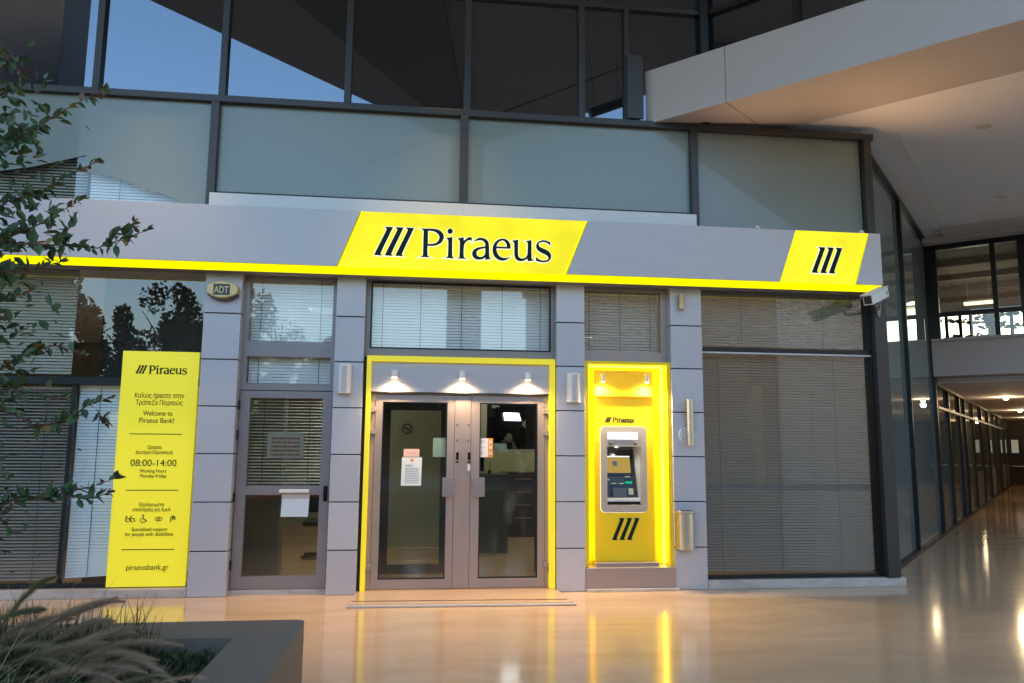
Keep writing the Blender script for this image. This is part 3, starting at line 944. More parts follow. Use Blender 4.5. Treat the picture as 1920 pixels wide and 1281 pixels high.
# ------------------------------------------------------------------ transom over the double door
tw2 = thing("transom_window", "wide blinded window over the double door", "window", (0.47, 0.15, 2.53))
b = frame_of(MB(), -0.598, 1.54, 2.54, 3.47, 0.12, 0.2, [(-0.545, 1.494, 2.63, 3.387)]); b.build("frame", M_ALU2, tw2)
b = frame_of(MB(), -0.548, 1.497, 2.627, 3.39, 0.119, 0.16, [(-0.53, 1.478, 2.645, 3.372)]); b.build("gasket", M_BLACK, tw2)
b = MB(); b.box(-0.53, 1.478, 0.155, 0.163, 2.645, 3.372); b.build("pane", G_SHOP, tw2)
blind(tw2, -0.54, 1.49, 2.62, 3.40, 0.24, M_BLIND, 68, cords=(0.06, 0.27, 0.5, 0.73, 0.95))

# ------------------------------------------------------------------ yellow portal and the double door
pt = thing("door_portal", "yellow frame and grey header around the double door", "portal", (0.47, 0.03, 0.03))
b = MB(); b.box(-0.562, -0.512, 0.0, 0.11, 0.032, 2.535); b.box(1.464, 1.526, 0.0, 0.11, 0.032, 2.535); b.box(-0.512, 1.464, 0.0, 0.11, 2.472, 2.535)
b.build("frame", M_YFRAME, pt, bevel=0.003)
b = MB(); b.box(-0.511, 1.463, 0.04, 0.11, 2.142, 2.471); b.build("header_panel", M_CLAD, pt, bevel=0.002)
b = MB(); b.box(-0.511, 1.463, 0.03, 0.075, 2.134, 2.141); b.build("drip_edge", M_DARK, pt)
b = MB(); b.box(-0.596, -0.564, 0.06, 0.12, 0.03, 2.53); b.build("shadow_gap", M_DARK, pt)

dd = thing("double_door", "glazed double door in mauve grey metal frames under three small lamps", "door", (0.47, 0.1, 0.03))
b = MB(); b.box(-0.51, -0.462, 0.09, 0.16, 0.033, 2.13); b.box(1.424, 1.462, 0.09, 0.16, 0.033, 2.13); b.box(-0.462, 1.424, 0.09, 0.16, 2.118, 2.133)
b.build("frame", M_ALU, dd)
def leaf(x0, x1, gx0, gx1, z0=0.04, z1=2.112):
    b = frame_of(MB(), x0, x1, z0, z1, 0.085, 0.145, [(gx0, gx1, 0.137, 2.036)])
    lf = b.build("door_leaf", M_ALU, dd)
    b = frame_of(MB(), gx0 - 0.001, gx1 + 0.001, 0.136, 2.037, 0.09, 0.118, [(gx0 + 0.012, gx1 - 0.012, 0.149, 2.024)]); b.build("gasket", M_BLACK, lf)
    b = MB(); b.box(gx0, gx1, 0.113, 0.121, 0.14, 2.033); b.build("pane", G_DOOR, lf)
    return lf
L1 = leaf(-0.458, 0.408, -0.381, 0.330)
L2 = leaf(0.594, 1.420, 0.690, 1.342)
b = MB(); b.box(0.412, 0.590, 0.08, 0.15, 0.04, 2.112); b.build("meeting_post", M_ALU, dd, bevel=0.003)
for L, x0, x1 in ((L1, 0.285, 0.417), (L2, 0.622, 0.748)):
    b = MB(); b.box(x0, x1, 0.012, 0.022, 1.01, 1.217); b.box((x0 + x1) / 2 - 0.02, (x0 + x1) / 2 + 0.02, 0.022, 0.083, 1.06, 1.16); b.build("handle", M_ALU2, L, bevel=0.003)
for L, x, m in ((L1, 0.447, M_SCREEN), (L2, 0.575, M_SCREEN)):
    b = MB(); b.box(x - 0.014, x + 0.014, 0.066, 0.079, 1.375, 1.49); b.build("lock", m, dd, bevel=0.004)
    b = MB(); b.tube([(x, 0.066, 1.40), (x, 0.055, 1.40)], 0.010, 12); b.build("keyhole", M_STEEL, dd)
b = MB(); b.box(0.56, 0.59, 0.068, 0.079, 1.29, 1.36); b.build("lock_plate", M_WHITE, dd)
for xx in (0.44, 0.565):
    for z in (1.79, 1.62):
        b = MB(); b.tube([(xx, 0.0795, z), (xx, 0.076, z)], 0.009, 8); b.build("screw_cap", M_PLASTIC, dd)
for x, s_ in ((-0.478, 1), (1.432, -1)):
    for z in (1.92, 1.68, 0.25):
        b = MB(); b.box(x - 0.03, x + 0.03, 0.045, 0.084, z, z + 0.055); b.box(x - 0.045 * s_ - 0.018, x - 0.045 * s_ + 0.018, 0.045, 0.088, z - 0.045, z + 0.012)
        b.build("hinge", M_ALU, dd, bevel=0.004)

def spot_lamp(x, z0, z1, y, r, label, m=M_WHITE, wall=0.04, group="small lamps over the door"):
    t = thing("wall_spotlight", label, "lamp", (x, y, z0), group)
    b = MB(); b.tube([(x, y, z0 + 0.004), (x, y, z1)], r, 20); b.build("casing", m, t)
    b = MB(); b.box(x - r * 0.4, x + r * 0.4, y + r * 0.8, wall, z0 + 0.03, z1 - 0.02); b.build("bracket", m, t)
    b = MB(); b.tube([(x, y, z0 - 0.001), (x, y, z0 + 0.003)], r * 0.8, 16); b.build("lens", E_WARM, t)
    return t
K = EXPK * 2
for x, lab in ((-0.26, "first small cylinder spotlight over the double door, above the leaf with papers"), (0.48, "middle small cylinder spotlight over the double door meeting post"), (1.212, "small cylinder spotlight over the double door, nearest the cash machine")):
    t = spot_lamp(x, 2.29, 2.375, -0.03, 0.034, lab)
    light("spot", 'SPOT', (x, -0.05, 2.280), 30 * K, (1.0, 0.70, 0.38), t, 0.03, 150, 1.0)

# papers on the glass
paper("notice_sheet", -0.141, 0.03, 1.437, 1.522, 0.106, M_PAPERP, "small pink note taped on the double door glass", extra=[("lettering", mat("faint_red", (0.62, 0.32, 0.27), 0.9), [(-0.09, -0.02, 1.475, 1.479), (-0.03, 0.0, 1.462, 1.465)])])
ln = text_lines(-0.12, 0.03, 1.16, 1.33, 9, 0.25)
paper("notice_sheet", -0.163, 0.055, 1.125, 1.43, 0.106, M_PAPER, "white printed letter with yellow mark below the pink note", extra=[("lettering", M_INK, ln + [(-0.12, -0.03, 1.345, 1.349), (-0.12, -0.05, 1.335, 1.338)]), ("mark", M_ORANGE, [(-0.065, -0.03, 1.385, 1.415)])], tilt=0.006)
paper("notice_sheet", 0.178, 0.325, 1.437, 1.645, 0.1225, M_PAPERG, "plain pale green sheet at the edge of the double door glass")
st = paper("door_sticker", 0.693, 0.842, 1.437, 1.645, 0.106, M_PAPERW, "white sticker with orange strip of symbols on the double door", "sticker",
      extra=[("orange_strip", M_ORANGE, [(0.788, 0.842, 1.437, 1.645)]), ("lettering", M_INK, text_lines(0.70, 0.765, 1.60, 1.63, 2, 0.3) + text_lines(0.70, 0.775, 1.545, 1.56, 1, 0.3) + text_lines(0.70, 0.74, 1.475, 1.50, 2, 0.3))])
for z, h in ((1.603, 0.004), (1.543, 0.004), (1.475, 0.010)):
    b = MB(); b.box(0.801, 0.829, 0.1025, 0.1042, z - 0.014, z + 0.014); b.build("symbol", M_PAPERW, st)
    b = MB(); b.box(0.812, 0.818, 0.1008, 0.1022, z - h, z + h); b.build("symbol", M_INK, st)
paper("notice_sheet", 0.856, 1.0, 1.507, 1.587, 0.135, mat("teal_sheet", (0.16, 0.23, 0.22), 0.9), "dark teal note behind the double door glass beside the orange sticker")

# ------------------------------------------------------------------ marble door step
b = MB()
b.prism([(-0.62, -0.62), (1.60, -0.685), (1.53, 0.09), (-0.598, 0.09)], 0.0, 0.03)
stp = thing("door_step", "low cream marble step in front of the double door", "step", (0.47, -0.3, 0))
b.build("slab", M_FLOOR, stp, bevel=0.006)
b = MB(); b.obox((-0.6, -0.50, 0.0305), (2.15, -0.063, 0), (0, 0.012, 0), (0, 0, 0.003)); b.build("groove", M_WOOD, stp)
b = MB(); b.obox((-0.64, -0.665, 0.0), (2.25, -0.066, 0), (0, 0.045, 0), (0, 0, 0.022)); b.build("nosing", M_LEDGE, stp, bevel=0.008)

# ------------------------------------------------------------------ inside the bank
iv = thing("inner_door", "dark framed inner glass door behind the double door", "door", (0.6, 1.3, 0))
b = frame_of(MB(), -0.6, 0.62, 0, 2.45, 1.28, 1.34, [(-0.33, 0.30, 0.11, 1.995)]); b.build("frame", mat("dark_blue_grey_frame", (0.045, 0.052, 0.06), 0.5, 0.2), iv)
b = frame_of(MB(), 1.5, 1.9, 0, 2.45, 1.28, 1.34, []); b.build("frame", mat("dark_slate_frame", (0.045, 0.052, 0.06), 0.5, 0.2), iv)
b = MB(); b.box(-0.33, 0.30, 1.305, 1.312, 0.11, 1.995); b.build("pane", G_DOOR, iv)
b = MB(); b.box(-0.9, 0.62, 3.8, 3.9, 0, 3.4); b.build("interior_wall", M_INWALL, kind="structure", label="olive partition wall behind the inner door", cat="wall")
ns = thing("no_smoking_sign", "round no smoking sign on the wall behind the double door", "sign", (-0.14, 3.79, 1.7))
ux = -0.155
b = MB(); b.box(ux - 0.13, ux + 0.11, 3.786, 3.798, 1.66, 1.94); b.build("plate", mat("olive_plate", (0.33, 0.33, 0.26), 0.7), ns)
b = MB(); b.tube([(ux + 0.075 * cos(a), 3.783, 1.81 + 0.075 * sin(a)) for a in [2 * pi * k / 24 for k in range(25)]], 0.010, 6)
b.tube([(ux - 0.053, 3.783, 1.863), (ux + 0.053, 3.783, 1.757)], 0.008, 6); b.box(ux - 0.045, ux + 0.045, 3.779, 3.785, 1.802, 1.818); b.build("symbol", M_DARK, ns)
ct = thing("service_counter", "dark grey service counter inside the bank hall", "counter", (1.2, 3.2, 0))
b = MB(); b.box(0.72, 1.36, 3.0, 3.7, 0, 1.1); b.build("front", M_COUNTER, ct)
b = MB(); b.box(0.70, 1.38, 2.97, 3.72, 1.1, 1.14); b.build("top", M_COUNTER, ct)
dk = thing("drawer_cabinet", "dark brown drawer cabinet beside the service counter", "cabinet", (1.9, 5, 0))
b = MB(); b.box(1.5, 2.7, 4.9, 5.5, 0, 1.1); b.build("body", M_WOOD, dk)
for z in (0.2, 0.42, 0.64, 0.86):
    b = MB(); b.box(1.55, 2.15, 4.885, 4.9, z, z + 0.2); b.build("drawer", M_WOOD, dk, bevel=0.006)
    b = MB(); b.box(1.7, 2.0, 4.868, 4.885, z + 0.12, z + 0.135); b.build("handle", M_STEEL, dk)
b = MB(); b.box(0.62, 3.3, 5.6, 5.62, 1.06, 1.42); b.build("wall_band", M_INYEL, label="bright cream band on the wall behind the service counter", cat="wall panel")
mo = thing("monitor", "black desk monitor on the service counter", "monitor", (0.85, 3.3, 1.14))
b = MB(); b.box(0.73, 1.02, 3.28, 3.32, 1.17, 1.40); b.build("screen", M_SCREEN, mo, bevel=0.004)
b = MB(); b.box(0.84, 0.9, 3.3, 3.36, 1.14, 1.2); b.build("stand", M_PLASTIC, mo)
pn = MB(); pn.tube([(1.1, 3.2, 1.14), (1.1, 3.2, 1.19)], 0.025, 10); pn.tube([(1.1, 3.2, 1.19), (1.105, 3.2, 1.30)], 0.005, 6); pn.build("pen_stand", M_DARK, label="small pen stand on the service counter", cat="pen stand")
tv = thing("television", "black wall screen hanging under a bright white lamp in the hall", "television", (1.55, 4.2, 1.6))
b = MB(); b.box(1.18, 2.05, 4.18, 4.25, 1.6, 2.02); b.build("screen", M_SCREEN, tv, bevel=0.005)
b = MB(); b.box(1.3, 2.05, 4.2, 4.25, 2.02, 2.2); b.build("top_box", M_SCREEN, tv)
b = MB(); b.box(1.15, 2.08, 4.26, 4.32, 1.5, 2.6); b.build("bracket", M_PLASTIC, tv)
hl = thing("hall_lamp", "bright white square lamp in front of the hall television", "lamp", (1.55, 4.05, 1.96))
b = MB(); b.add([(1.40, 4.05, 2.095), (1.65, 4.05, 2.09), (1.69, 4.05, 1.965), (1.42, 4.05, 1.968), (1.40, 4.08, 2.095), (1.65, 4.08, 2.09), (1.69, 4.08, 1.965), (1.42, 4.08, 1.968)],
    [(0, 3, 2, 1), (4, 5, 6, 7), (0, 1, 5, 4), (1, 2, 6, 5), (2, 3, 7, 6), (3, 0, 4, 7)]); b.build("lens", E_WHITE, hl)
b = MB(); b.box(1.5, 1.58, 4.082, 4.179, 2.0, 2.05); b.build("arm", M_PLASTIC, hl)
for x, y, lab in ((-1.2, 2.2, "flat ceiling light of the hall behind the side door"), (1.8, 6.4, "flat ceiling light of the hall above the drawer cabinet"), (2.6, 4.2, "flat ceiling light of the hall behind the corner window")):
    t = thing("ceiling_light", lab, "lamp", (x, y, 3.42), "flat ceiling lights of the bank hall")
    b = MB()
    for a0, a1, b0, b1 in ((-0.33, 0.33, -0.33, -0.31), (-0.33, 0.33, 0.31, 0.33), (-0.33, -0.31, -0.31, 0.31), (0.31, 0.33, -0.31, 0.31)): b.box(x + a0, x + a1, y + b0, y + b1, 3.385, 3.479)
    b.build("frame", M_DARK, t)
    b = MB(); b.box(x - 0.305, x + 0.305, y - 0.305, y + 0.305, 3.468, 3.477); b.build("diffuser", E_PANEL, t)
b = MB(); b.box(-2.03, -1.62, 1.2, 1.5, 0, 3.45); b.build("interior_column", mat("grey_column", (0.22, 0.21, 0.19), 0.7), kind="structure", label="grey square column inside behind the side door", cat="column")
ch = thing("office_chair", "dark office chair inside behind the side door", "chair", (-1.35, 2.6, 0))
b = MB(); b.tube([(-1.3, 2.7, 0.03), (-1.3, 2.7, 0.45)], 0.025, 8); b.build("stem", M_STEEL, ch)
b = MB(); b.box(-1.52, -1.08, 2.45, 2.9, 0.45, 0.52); b.build("seat", M_PLASTIC, ch, bevel=0.02)
b = MB(); b.box(-1.5, -1.1, 2.88, 2.94, 0.6, 1.1); b.build("backrest", M_PLASTIC, ch, bevel=0.02)
b = MB()
for k in range(5):
    a = k * 2 * pi / 5
    b.tube([(-1.3, 2.7, 0.06), (-1.3 + 0.28 * cos(a), 2.7 + 0.28 * sin(a), 0.035)], 0.018, 6)
b.build("base", M_PLASTIC, ch)

# ------------------------------------------------------------------ window over the cash machine
tw3 = thing("transom_window", "blinded window over the yellow cash machine niche", "window", (2.35, 0.15, 2.55))
b = frame_of(MB(), 1.863, 2.88, 2.53, 3.47, 0.12, 0.2, [(1.872, 2.80, 2.652, 3.362)]); b.build("frame", M_ALU, tw3)
b = MB(); b.box(1.872, 2.80, 0.15, 0.158, 2.652, 3.362); b.build("pane", G_SHOP, tw3)
blind(tw3, 1.875, 2.79, 2.63, 3.37, 0.23, mat("dim_blind_slat", (0.40, 0.42, 0.41), 0.5), 60, cords=(0.1, 0.5, 0.9))

# ------------------------------------------------------------------ cash machine niche
nc = thing("cash_machine_niche", "glowing yellow recess with lit edges around the cash machine", "niche", (2.37, 0.1, 0))
M_NICHE = mat("yellow_niche_paint", (0.92, 0.66, 0.01), 0.4, 0, 0.02, 2)
b = MB()
frame_of(b, 1.867, 2.878, 0.25, 2.53, 0.262, 0.30, [(2.135, 2.555, 0.89, 1.60)])
b.box(1.867, 1.912, 0.03, 0.262, 0.25, 2.53)
b.box(2.832, 2.876, 0.03, 0.262, 0.25, 2.53)
b.box(1.912, 2.832, 0.03, 0.262, 2.495, 2.53)
b.build("recess", M_NICHE, nc)
NY = 0.17
b = frame_of(MB(), 2.005, 2.705, 0.288, 2.44, NY, 0.258, [(2.135, 2.555, 0.89, 1.60)]); b.build("front_panel", M_NICHE, nc, bevel=0.004)
for x0, x1, z0, z1 in ((1.914, 1.930, 0.26, 2.493), (2.812, 2.830, 0.26, 2.493), (1.932, 2.81, 2.477, 2.493)):
    b = MB(); b.box(x0, x1, 0.20, 0.222, z0, z1); b.build("led_strip", E_LED, nc)
b = MB(); b.box(1.99, 2.69, NY - 0.05, NY - 0.002, 2.135, 2.16); b.build("shelf", M_NICHE, nc, bevel=0.003)
b = MB(); b.box(1.867, 2.877, -0.02, 0.30, 0.032, 0.247); b.build("plinth", M_ALU, nc, bevel=0.004)
b = MB(); b.box(2.0, 2.71, 0.06, NY - 0.002, 0.2475, 0.287); b.build("foot_ledge", M_ALU, nc, bevel=0.003)
b = MB(); b.box(1.867, 2.9, -0.06, 0.29, 0.001, 0.03); b.build("base", M_LEDGE, nc, bevel=0.004)
wordmark(2.135, NY - 0.001, 1.842, 0.345, nc, weight=0.011)
emblem(2.205, NY - 0.001, 0.52, 0.32, 0.245, nc)
for x, lab in ((2.102, "small yellow lit spotlight in the niche, near the double door side"), (2.62, "small yellow lit spotlight in the niche, near the metal bin side")):
    t = spot_lamp(x, 2.295, 2.39, NY - 0.06, 0.024, lab, wall=NY, group="small lamps in the niche")
    light("spot", 'SPOT', (x, NY - 0.09, 2.288), 55 * K, (1.0, 0.78, 0.42), t, 0.03, 150, 1.0)

am = thing("cash_machine", "grey framed cash machine with amber screen set in the yellow niche", "cash machine", (2.345, NY, 0.83))
def rrect(x0, x1, z0, z1, r, n=6):
    out = []
    for cx, cz, a0 in ((x1 - r, z1 - r, 0), (x0 + r, z1 - r, pi / 2), (x0 + r, z0 + r, pi), (x1 - r, z0 + r, 3 * pi / 2)):
        out += [(cx + r * cos(a0 + pi / 2 * k / n), cz + r * sin(a0 + pi / 2 * k / n)) for k in range(n + 1)]
    return out
AX0, AX1, AZ0, AZ1 = 2.080, 2.615, 0.83, 1.79
HX0, HX1, HZ0, HZ1 = 2.150, 2.542, 0.91, 1.565
vf = flat_fill([rrect(AX0, AX1, AZ0, AZ1, 0.05), [(HX0, HZ0), (HX1, HZ0), (HX1, HZ1), (HX0, HZ1)]], 0.014)
b = stand(MB(), vf, 0, NY - 0.015, 0); b.build("surround", M_ATMGREY, am)
vf = flat_fill([rrect(AX0 - 0.006, AX1 + 0.006, AZ0 - 0.006, AZ1 + 0.006, 0.054), rrect(AX0 + 0.02, AX1 - 0.02, AZ0 + 0.02, AZ1 - 0.02, 0.04)], 0.003)
b = stand(MB(), vf, 0, NY - 0.004, 0); b.build("edge_glow", E_HALO, am)
RY = NY - 0.0005
b = MB()
b.box(HX1, HX1 + 0.012, RY + 0.001, 0.55, HZ0, HZ1); b.box(HX0 - 0.012, HX0, RY + 0.001, 0.55, HZ0, HZ1)
b.box(HX0 - 0.012, HX1 + 0.012, RY + 0.001, 0.55, HZ1, HZ1 + 0.012); b.box(HX0 - 0.012, HX1 + 0.012, 0.55, 0.56, HZ0, HZ1)
b.build("recess", M_ATMWHITE, am)
# sloping console: from the back under the hood down to the front lip
def slope_pt(x, k, out=0.0):
    """k = 0 at the foot, 1 at the top; out lifts it off the console"""
    p = Vector((x, 0.27 + 0.16 * k, 0.985 + 0.50 * k))
    return p + Vector((0, -0.952, 0.305)) * out
def slope_slab(x0, x1, k0, k1, o0, o1):
    b = MB()
    A = [slope_pt(x0, k0, o0), slope_pt(x1, k0, o0), slope_pt(x1, k1, o0), slope_pt(x0, k1, o0)]
    B = [slope_pt(x0, k0, o1), slope_pt(x1, k0, o1), slope_pt(x1, k1, o1), slope_pt(x0, k1, o1)]
    b.add(A + B, [(3, 2, 1, 0), (4, 5, 6, 7), (0, 1, 5, 4), (1, 2, 6, 5), (2, 3, 7, 6), (3, 0, 4, 7)])
    return b
slope_slab(HX0 + 0.001, HX1 - 0.001, 0.0, 1.08, -0.03, 0.0).build("console", M_PLASTIC, am)
slope_slab(HX0 + 0.004, HX1 - 0.03, 0.50, 1.0, 0.001, 0.012).build("bezel", M_SCREEN, am)
slope_slab(HX0 + 0.006, HX1 - 0.06, 0.545, 0.93, 0.013, 0.016).build("screen", E_SCREEN, am)
slope_slab(HX0 + 0.006, HX1 - 0.06, 0.905, 0.93, 0.0165, 0.018).build("screen_bar", E_HEADER, am)
slope_slab(2.272, 2.325, 0.70, 0.81, 0.0165, 0.018).build("screen_icon", E_SCREENB, am)
slope_slab(2.232, 2.42, -0.02, 0.27, 0.001, 0.02).build("cash_tray", M_SCREEN, am)
slope_slab(2.245, 2.407, 0.0, 0.2, 0.0205, 0.028).build("tray_flap", mat("mid_grey_plastic", (0.10, 0.10, 0.105), 0.4), am)
slope_slab(2.405, 2.485, 0.31, 0.35, 0.001, 0.02).build("card_slot", E_GREEN, am)
slope_slab(2.41, 2.48, 0.355, 0.42, 0.001, 0.03).build("card_reader", M_SCREEN, am)
for x0, x1, k0, k1 in ((2.41, 2.47, 0.45, 0.475), (2.24, 2.30, 0.30, 0.322), (2.33, 2.39, 0.30, 0.322), (2.155, 2.22, 0.38, 0.41)):
    slope_slab(x0, x1, k0, k1, 0.001, 0.006).build("label_plate", M_INYEL, am)
slope_slab(2.435, 2.492, 0.06, 0.20, 0.001, 0.008).build("code_plate", mat("cream_plate", (0.62, 0.60, 0.40), 0.6), am)
b = MB(); b.box(HX0 + 0.001, HX1 - 0.001, RY + 0.012, 0.30, 0.945, 0.985); b.build("keypad_shelf", M_ATMWHITE, am, bevel=0.004)
b = MB()
for i in range(4):
    for j in range(4): b.box(2.245 + i * 0.042, 2.277 + i * 0.042, 0.195 + j * 0.02, 0.21 + j * 0.02, 0.9855, 0.991)
b.build("keys", M_STEEL, am)
b = MB(); b.box(HX0 + 0.001, HX1 - 0.001, RY + 0.002, 0.30, 0.911, 0.944); b.build("lip", M_SCREEN, am)
FY = NY - 0.0295
b = MB(); b.box(2.155, 2.512, FY - 0.006, FY, 1.645, 1.73); hd = b.build("lit_header", E_HEADER, am)
b = MB()
for i in range(5):
    for j in range(2):
        for k in range(3):
            x = 2.205 + i * 0.057 + k * 0.012
            b.box(x, x + random.uniform(0.006, 0.010), FY - 0.0085, FY - 0.0065, 1.668 + j * 0.022, 1.679 + j * 0.022)
b.build("header_print", mat("pale_grey_print", (0.45, 0.45, 0.45), 0.8), am)
for x in (2.19, 2.485):
    b = MB(); b.box(x - 0.025, x + 0.025, FY - 0.03, FY, 1.600, 1.622); b.build("camera_hood", M_STEEL, am, bevel=0.003)
    b = MB(); b.tube([(x, FY - 0.012, 1.594), (x, FY - 0.001, 1.594)], 0.010, 10); b.build("camera_lens", M_SCREEN, am)
b = MB(); b.tube([(2.30, 0.30, HZ1 - 0.002), (2.30, 0.30, HZ1 - 0.012)], 0.018, 14); b.build("hood_lamp", E_WHITE, am)
light("spot", 'SPOT', (2.33, 0.28, HZ1 - 0.02), 1.6 * K, (1.0, 0.95, 0.85), am, 0.02, 140, 0.8)

# ------------------------------------------------------------------ small things on the pillars
ab = thing("alarm_box", "gold oval alarm box with dark badge on a grey pillar", "alarm", (-2.1, -0.05, 3.1))
def oval(x0, x1, z0, z1, flat):
    cx, cz = (x0 + x1) / 2, (z0 + z1) / 2
    P = []
    for k in range(13):
        u = -1 + 2 * k / 12
        P.append((cx + u * (x1 - x0) / 2, cz + (z1 - z0) / 2 * (1 - (1 - flat) * u * u)))
    return P + [(x, 2 * cz - z) for x, z in P[::-1]]
b = MB(); b.xprism(oval(-2.268, -1.945, 3.105, 3.295, 0.42), -0.10, -0.012); b.build("cover", M_GOLD, ab, bevel=0.012, seg=3)
b = MB(); b.xprism(oval(-2.262, -1.95, 3.085, 3.28, 0.42), -0.07, -0.001); b.build("back_box", M_PLASTIC, ab)
b = MB(); b.xprism([(-2.195, 3.14), (-2.025, 3.14), (-2.025, 3.258), (-2.195, 3.258)], -0.104, -0.1005); b.build("badge", M_PLASTIC, ab)
writing("ADT", 0.105, -2.112, -0.1052, 3.16, ab, M_GOLD, weight=0.001, width=0.15)

for x0, x1, z0, z1, lab in ((-0.865, -0.72, 2.11, 2.425, "white wall speaker on the pillar between side door and double door"), (1.652, 1.802, 2.05, 2.375, "white wall speaker on the pillar between double door and cash machine")):
    t = thing("wall_speaker", lab, "speaker", ((x0 + x1) / 2, -0.05, z0), "white speakers on the pillars")
    cx = (x0 + x1) / 2
    r = (x1 - x0) / 2
    P = [(x0, -0.004), (x1, -0.004)] + [(cx + r * cos(a), -0.035 - 0.075 * sin(a)) for a in [pi * k / 10 for k in range(11)]]
    b = MB(); b.prism(P, z0, z1); b.build("casing", M_WHITE, t, bevel=0.006)
    P2 = [(cx + (r - 0.016) * cos(a), -0.037 - 0.077 * sin(a)) for a in [pi * (0.12 + 0.76 * k / 10) for k in range(11)]]
    b = MB(); b.prism(P2 + [(x, y + 0.01) for x, y in P2[::-1]], z0 + 0.018, z1 - 0.018); b.build("grille", M_SIGNGREY, t)
    b = MB(); b.box(cx - 0.03, cx + 0.03, -0.0035, -0.0005, z0 + 0.05, z1 - 0.05); b.build("bracket", M_PLASTIC, t)

bc = thing("alarm_beacon", "small ribbed bronze beacon high on the pillar above the tube light", "beacon", (2.998, -0.05, 3.14))
b = MB()
for k in range(6):
    z = 3.22 + k * 0.016
    b.tube([(2.998, -0.045, z), (2.998, -0.045, z + 0.010)], 0.04, 16)
b.tube([(2.998, -0.045, 3.2), (2.998, -0.045, 3.31)], 0.03, 14); b.build("ribbed_cap", M_GOLD, bc)
b = MB(); b.tube([(2.998, -0.045, 3.145), (2.998, -0.045, 3.2)], 0.034, 14); b.box(2.98, 3.016, -0.04, 0, 3.15, 3.3); b.build("body", M_GOLD, bc)

tl = thing("wall_lamp", "brushed metal tube light on a round white plate on a pillar", "lamp", (3.07, -0.05, 1.58))
b = MB(); b.tube([(3.045, -0.001, 1.70), (3.045, -0.02, 1.70)], 0.098, 28); b.build("plate", M_WHITE, tl, bevel=0.003)
for a in (0.8, 2.35, 3.93, 5.5):
    b = MB(); b.tube([(3.045 + 0.078 * cos(a), -0.0205, 1.70 + 0.078 * sin(a)), (3.045 + 0.078 * cos(a), -0.025, 1.70 + 0.078 * sin(a))], 0.007, 8); b.build("screw", M_PLASTIC, tl)
b = MB(); b.tube([(3.062, -0.075, 1.585), (3.062, -0.075, 2.10)], 0.038, 24); b.build("tube", M_STEEL, tl, smooth=False)
b = MB(); b.box(3.045, 3.08, -0.06, -0.02, 1.66, 1.75); b.build("bracket", M_STEEL, tl)

bn = thing("wall_bin", "brushed metal half round bin fixed low on a pillar", "bin", (2.985, -0.08, 0.44))
P = [(2.885 + 0.0, -0.001), (3.085, -0.001)] + [(2.985 + 0.10 * cos(a), -0.05 - 0.10 * sin(a)) for a in [pi * k / 16 for k in range(17)]]
b = MB(); b.prism(P, 0.443, 0.835); b.build("body", M_STEEL, bn, bevel=0.003)
b = MB(); b.prism([(2.985 + (x - 2.985) * 1.03, y * 1.03 if y < -0.01 else -0.001) for x, y in P], 0.838, 0.862); b.build("lid", M_STEEL, bn, bevel=0.004)
b = MB(); b.box(2.93, 3.04, -0.12, -0.04, 0.8625, 0.867); b.build("slot", M_DARK, bn)

# ------------------------------------------------------------------ security camera at the end of the sign
sc = thing("security_camera", "white security camera hanging at the corner end of the sign", "camera", (5.36, -0.2, 3.1))
f0, f1 = Vector((5.02, -0.50, 3.225)), Vector((5.40, -0.22, 3.385))
ax = (f1 - f0).normalized()
sdv = Vector((0, 0, 1)).cross(ax).normalized()
upv = ax.cross(sdv)
hw, hh = 0.056, 0.058
b = MB(); b.obox(f0 - sdv * hw - upv * hh, f1 - f0, sdv * 2 * hw, upv * 2 * hh); b.build("housing", M_WHITE, sc, bevel=0.008)
b = MB(); b.obox(f0 - ax * 0.05 - sdv * (hw + 0.008) + upv * (hh + 0.004), (f1 - f0) + ax * 0.06, sdv * 2 * (hw + 0.008), upv * 0.008); b.build("sun_shield", M_WHITE, sc, bevel=0.003)
b = MB(); b.obox(f0 - ax * 0.006 - sdv * hw * 0.75 - upv * hh * 0.75, ax * 0.0055, sdv * 1.5 * hw, upv * 1.5 * hh); b.build("lens_glass", M_SCREEN, sc)
mid = f0.lerp(f1, 0.72) - upv * hh
b = MB(); b.tube([mid, mid + Vector((0.02, 0.05, -0.06)), (5.44, -0.03, 3.22)], 0.018, 8); b.build("arm", M_ALU2, sc)
b = MB(); b.xprism([(5.40, 3.27), (5.48, 3.27), (5.452, 3.12), (5.432, 3.12)], -0.045, -0.021); b.build("bracket", M_ALU2, sc, bevel=0.004)
b = MB(); b.tube([f1 - ax * 0.06 - sdv * (hw + 0.001) , f1 - ax * 0.06 - sdv * (hw + 0.0035)], 0.026, 18); b.build("badge", mat("blue_badge", (0.25, 0.28, 0.48), 0.6), sc)

# ------------------------------------------------------------------ the arcade: side glass, ceiling, beam, bridge, corridor
sw = thing("glass_side_wall", "tall grey glass wall turning from the corner post into the arcade", "glass wall", tuple(W(3.3, 0)))
TM = [(3.30, 0.085), (6.36, 0.14)]
for i, (t, wd) in enumerate(TM):
    b = wbox(MB(), t, t + wd, -0.10, 0.02, 0.05, 5.52); b.build("mullion", M_BLACK, sw, bevel=0.004)
for t0, t1 in ((0.25, 3.30), (3.385, 6.36)):
    b = wbox(MB(), t0, t1, -0.05, -0.04, 0.06, 5.5); b.build("pane", G_SIDE, sw)
b = wbox(MB(), 0.4, 6.5, -0.08, 0.03, 0.0, 0.05); b.build("bottom_rail", M_BRONZE, sw)
b = wbox(MB(), 0.4, 6.5, -0.08, 0.03, 5.48, 5.53); b.build("top_rail", M_BLACK, sw)

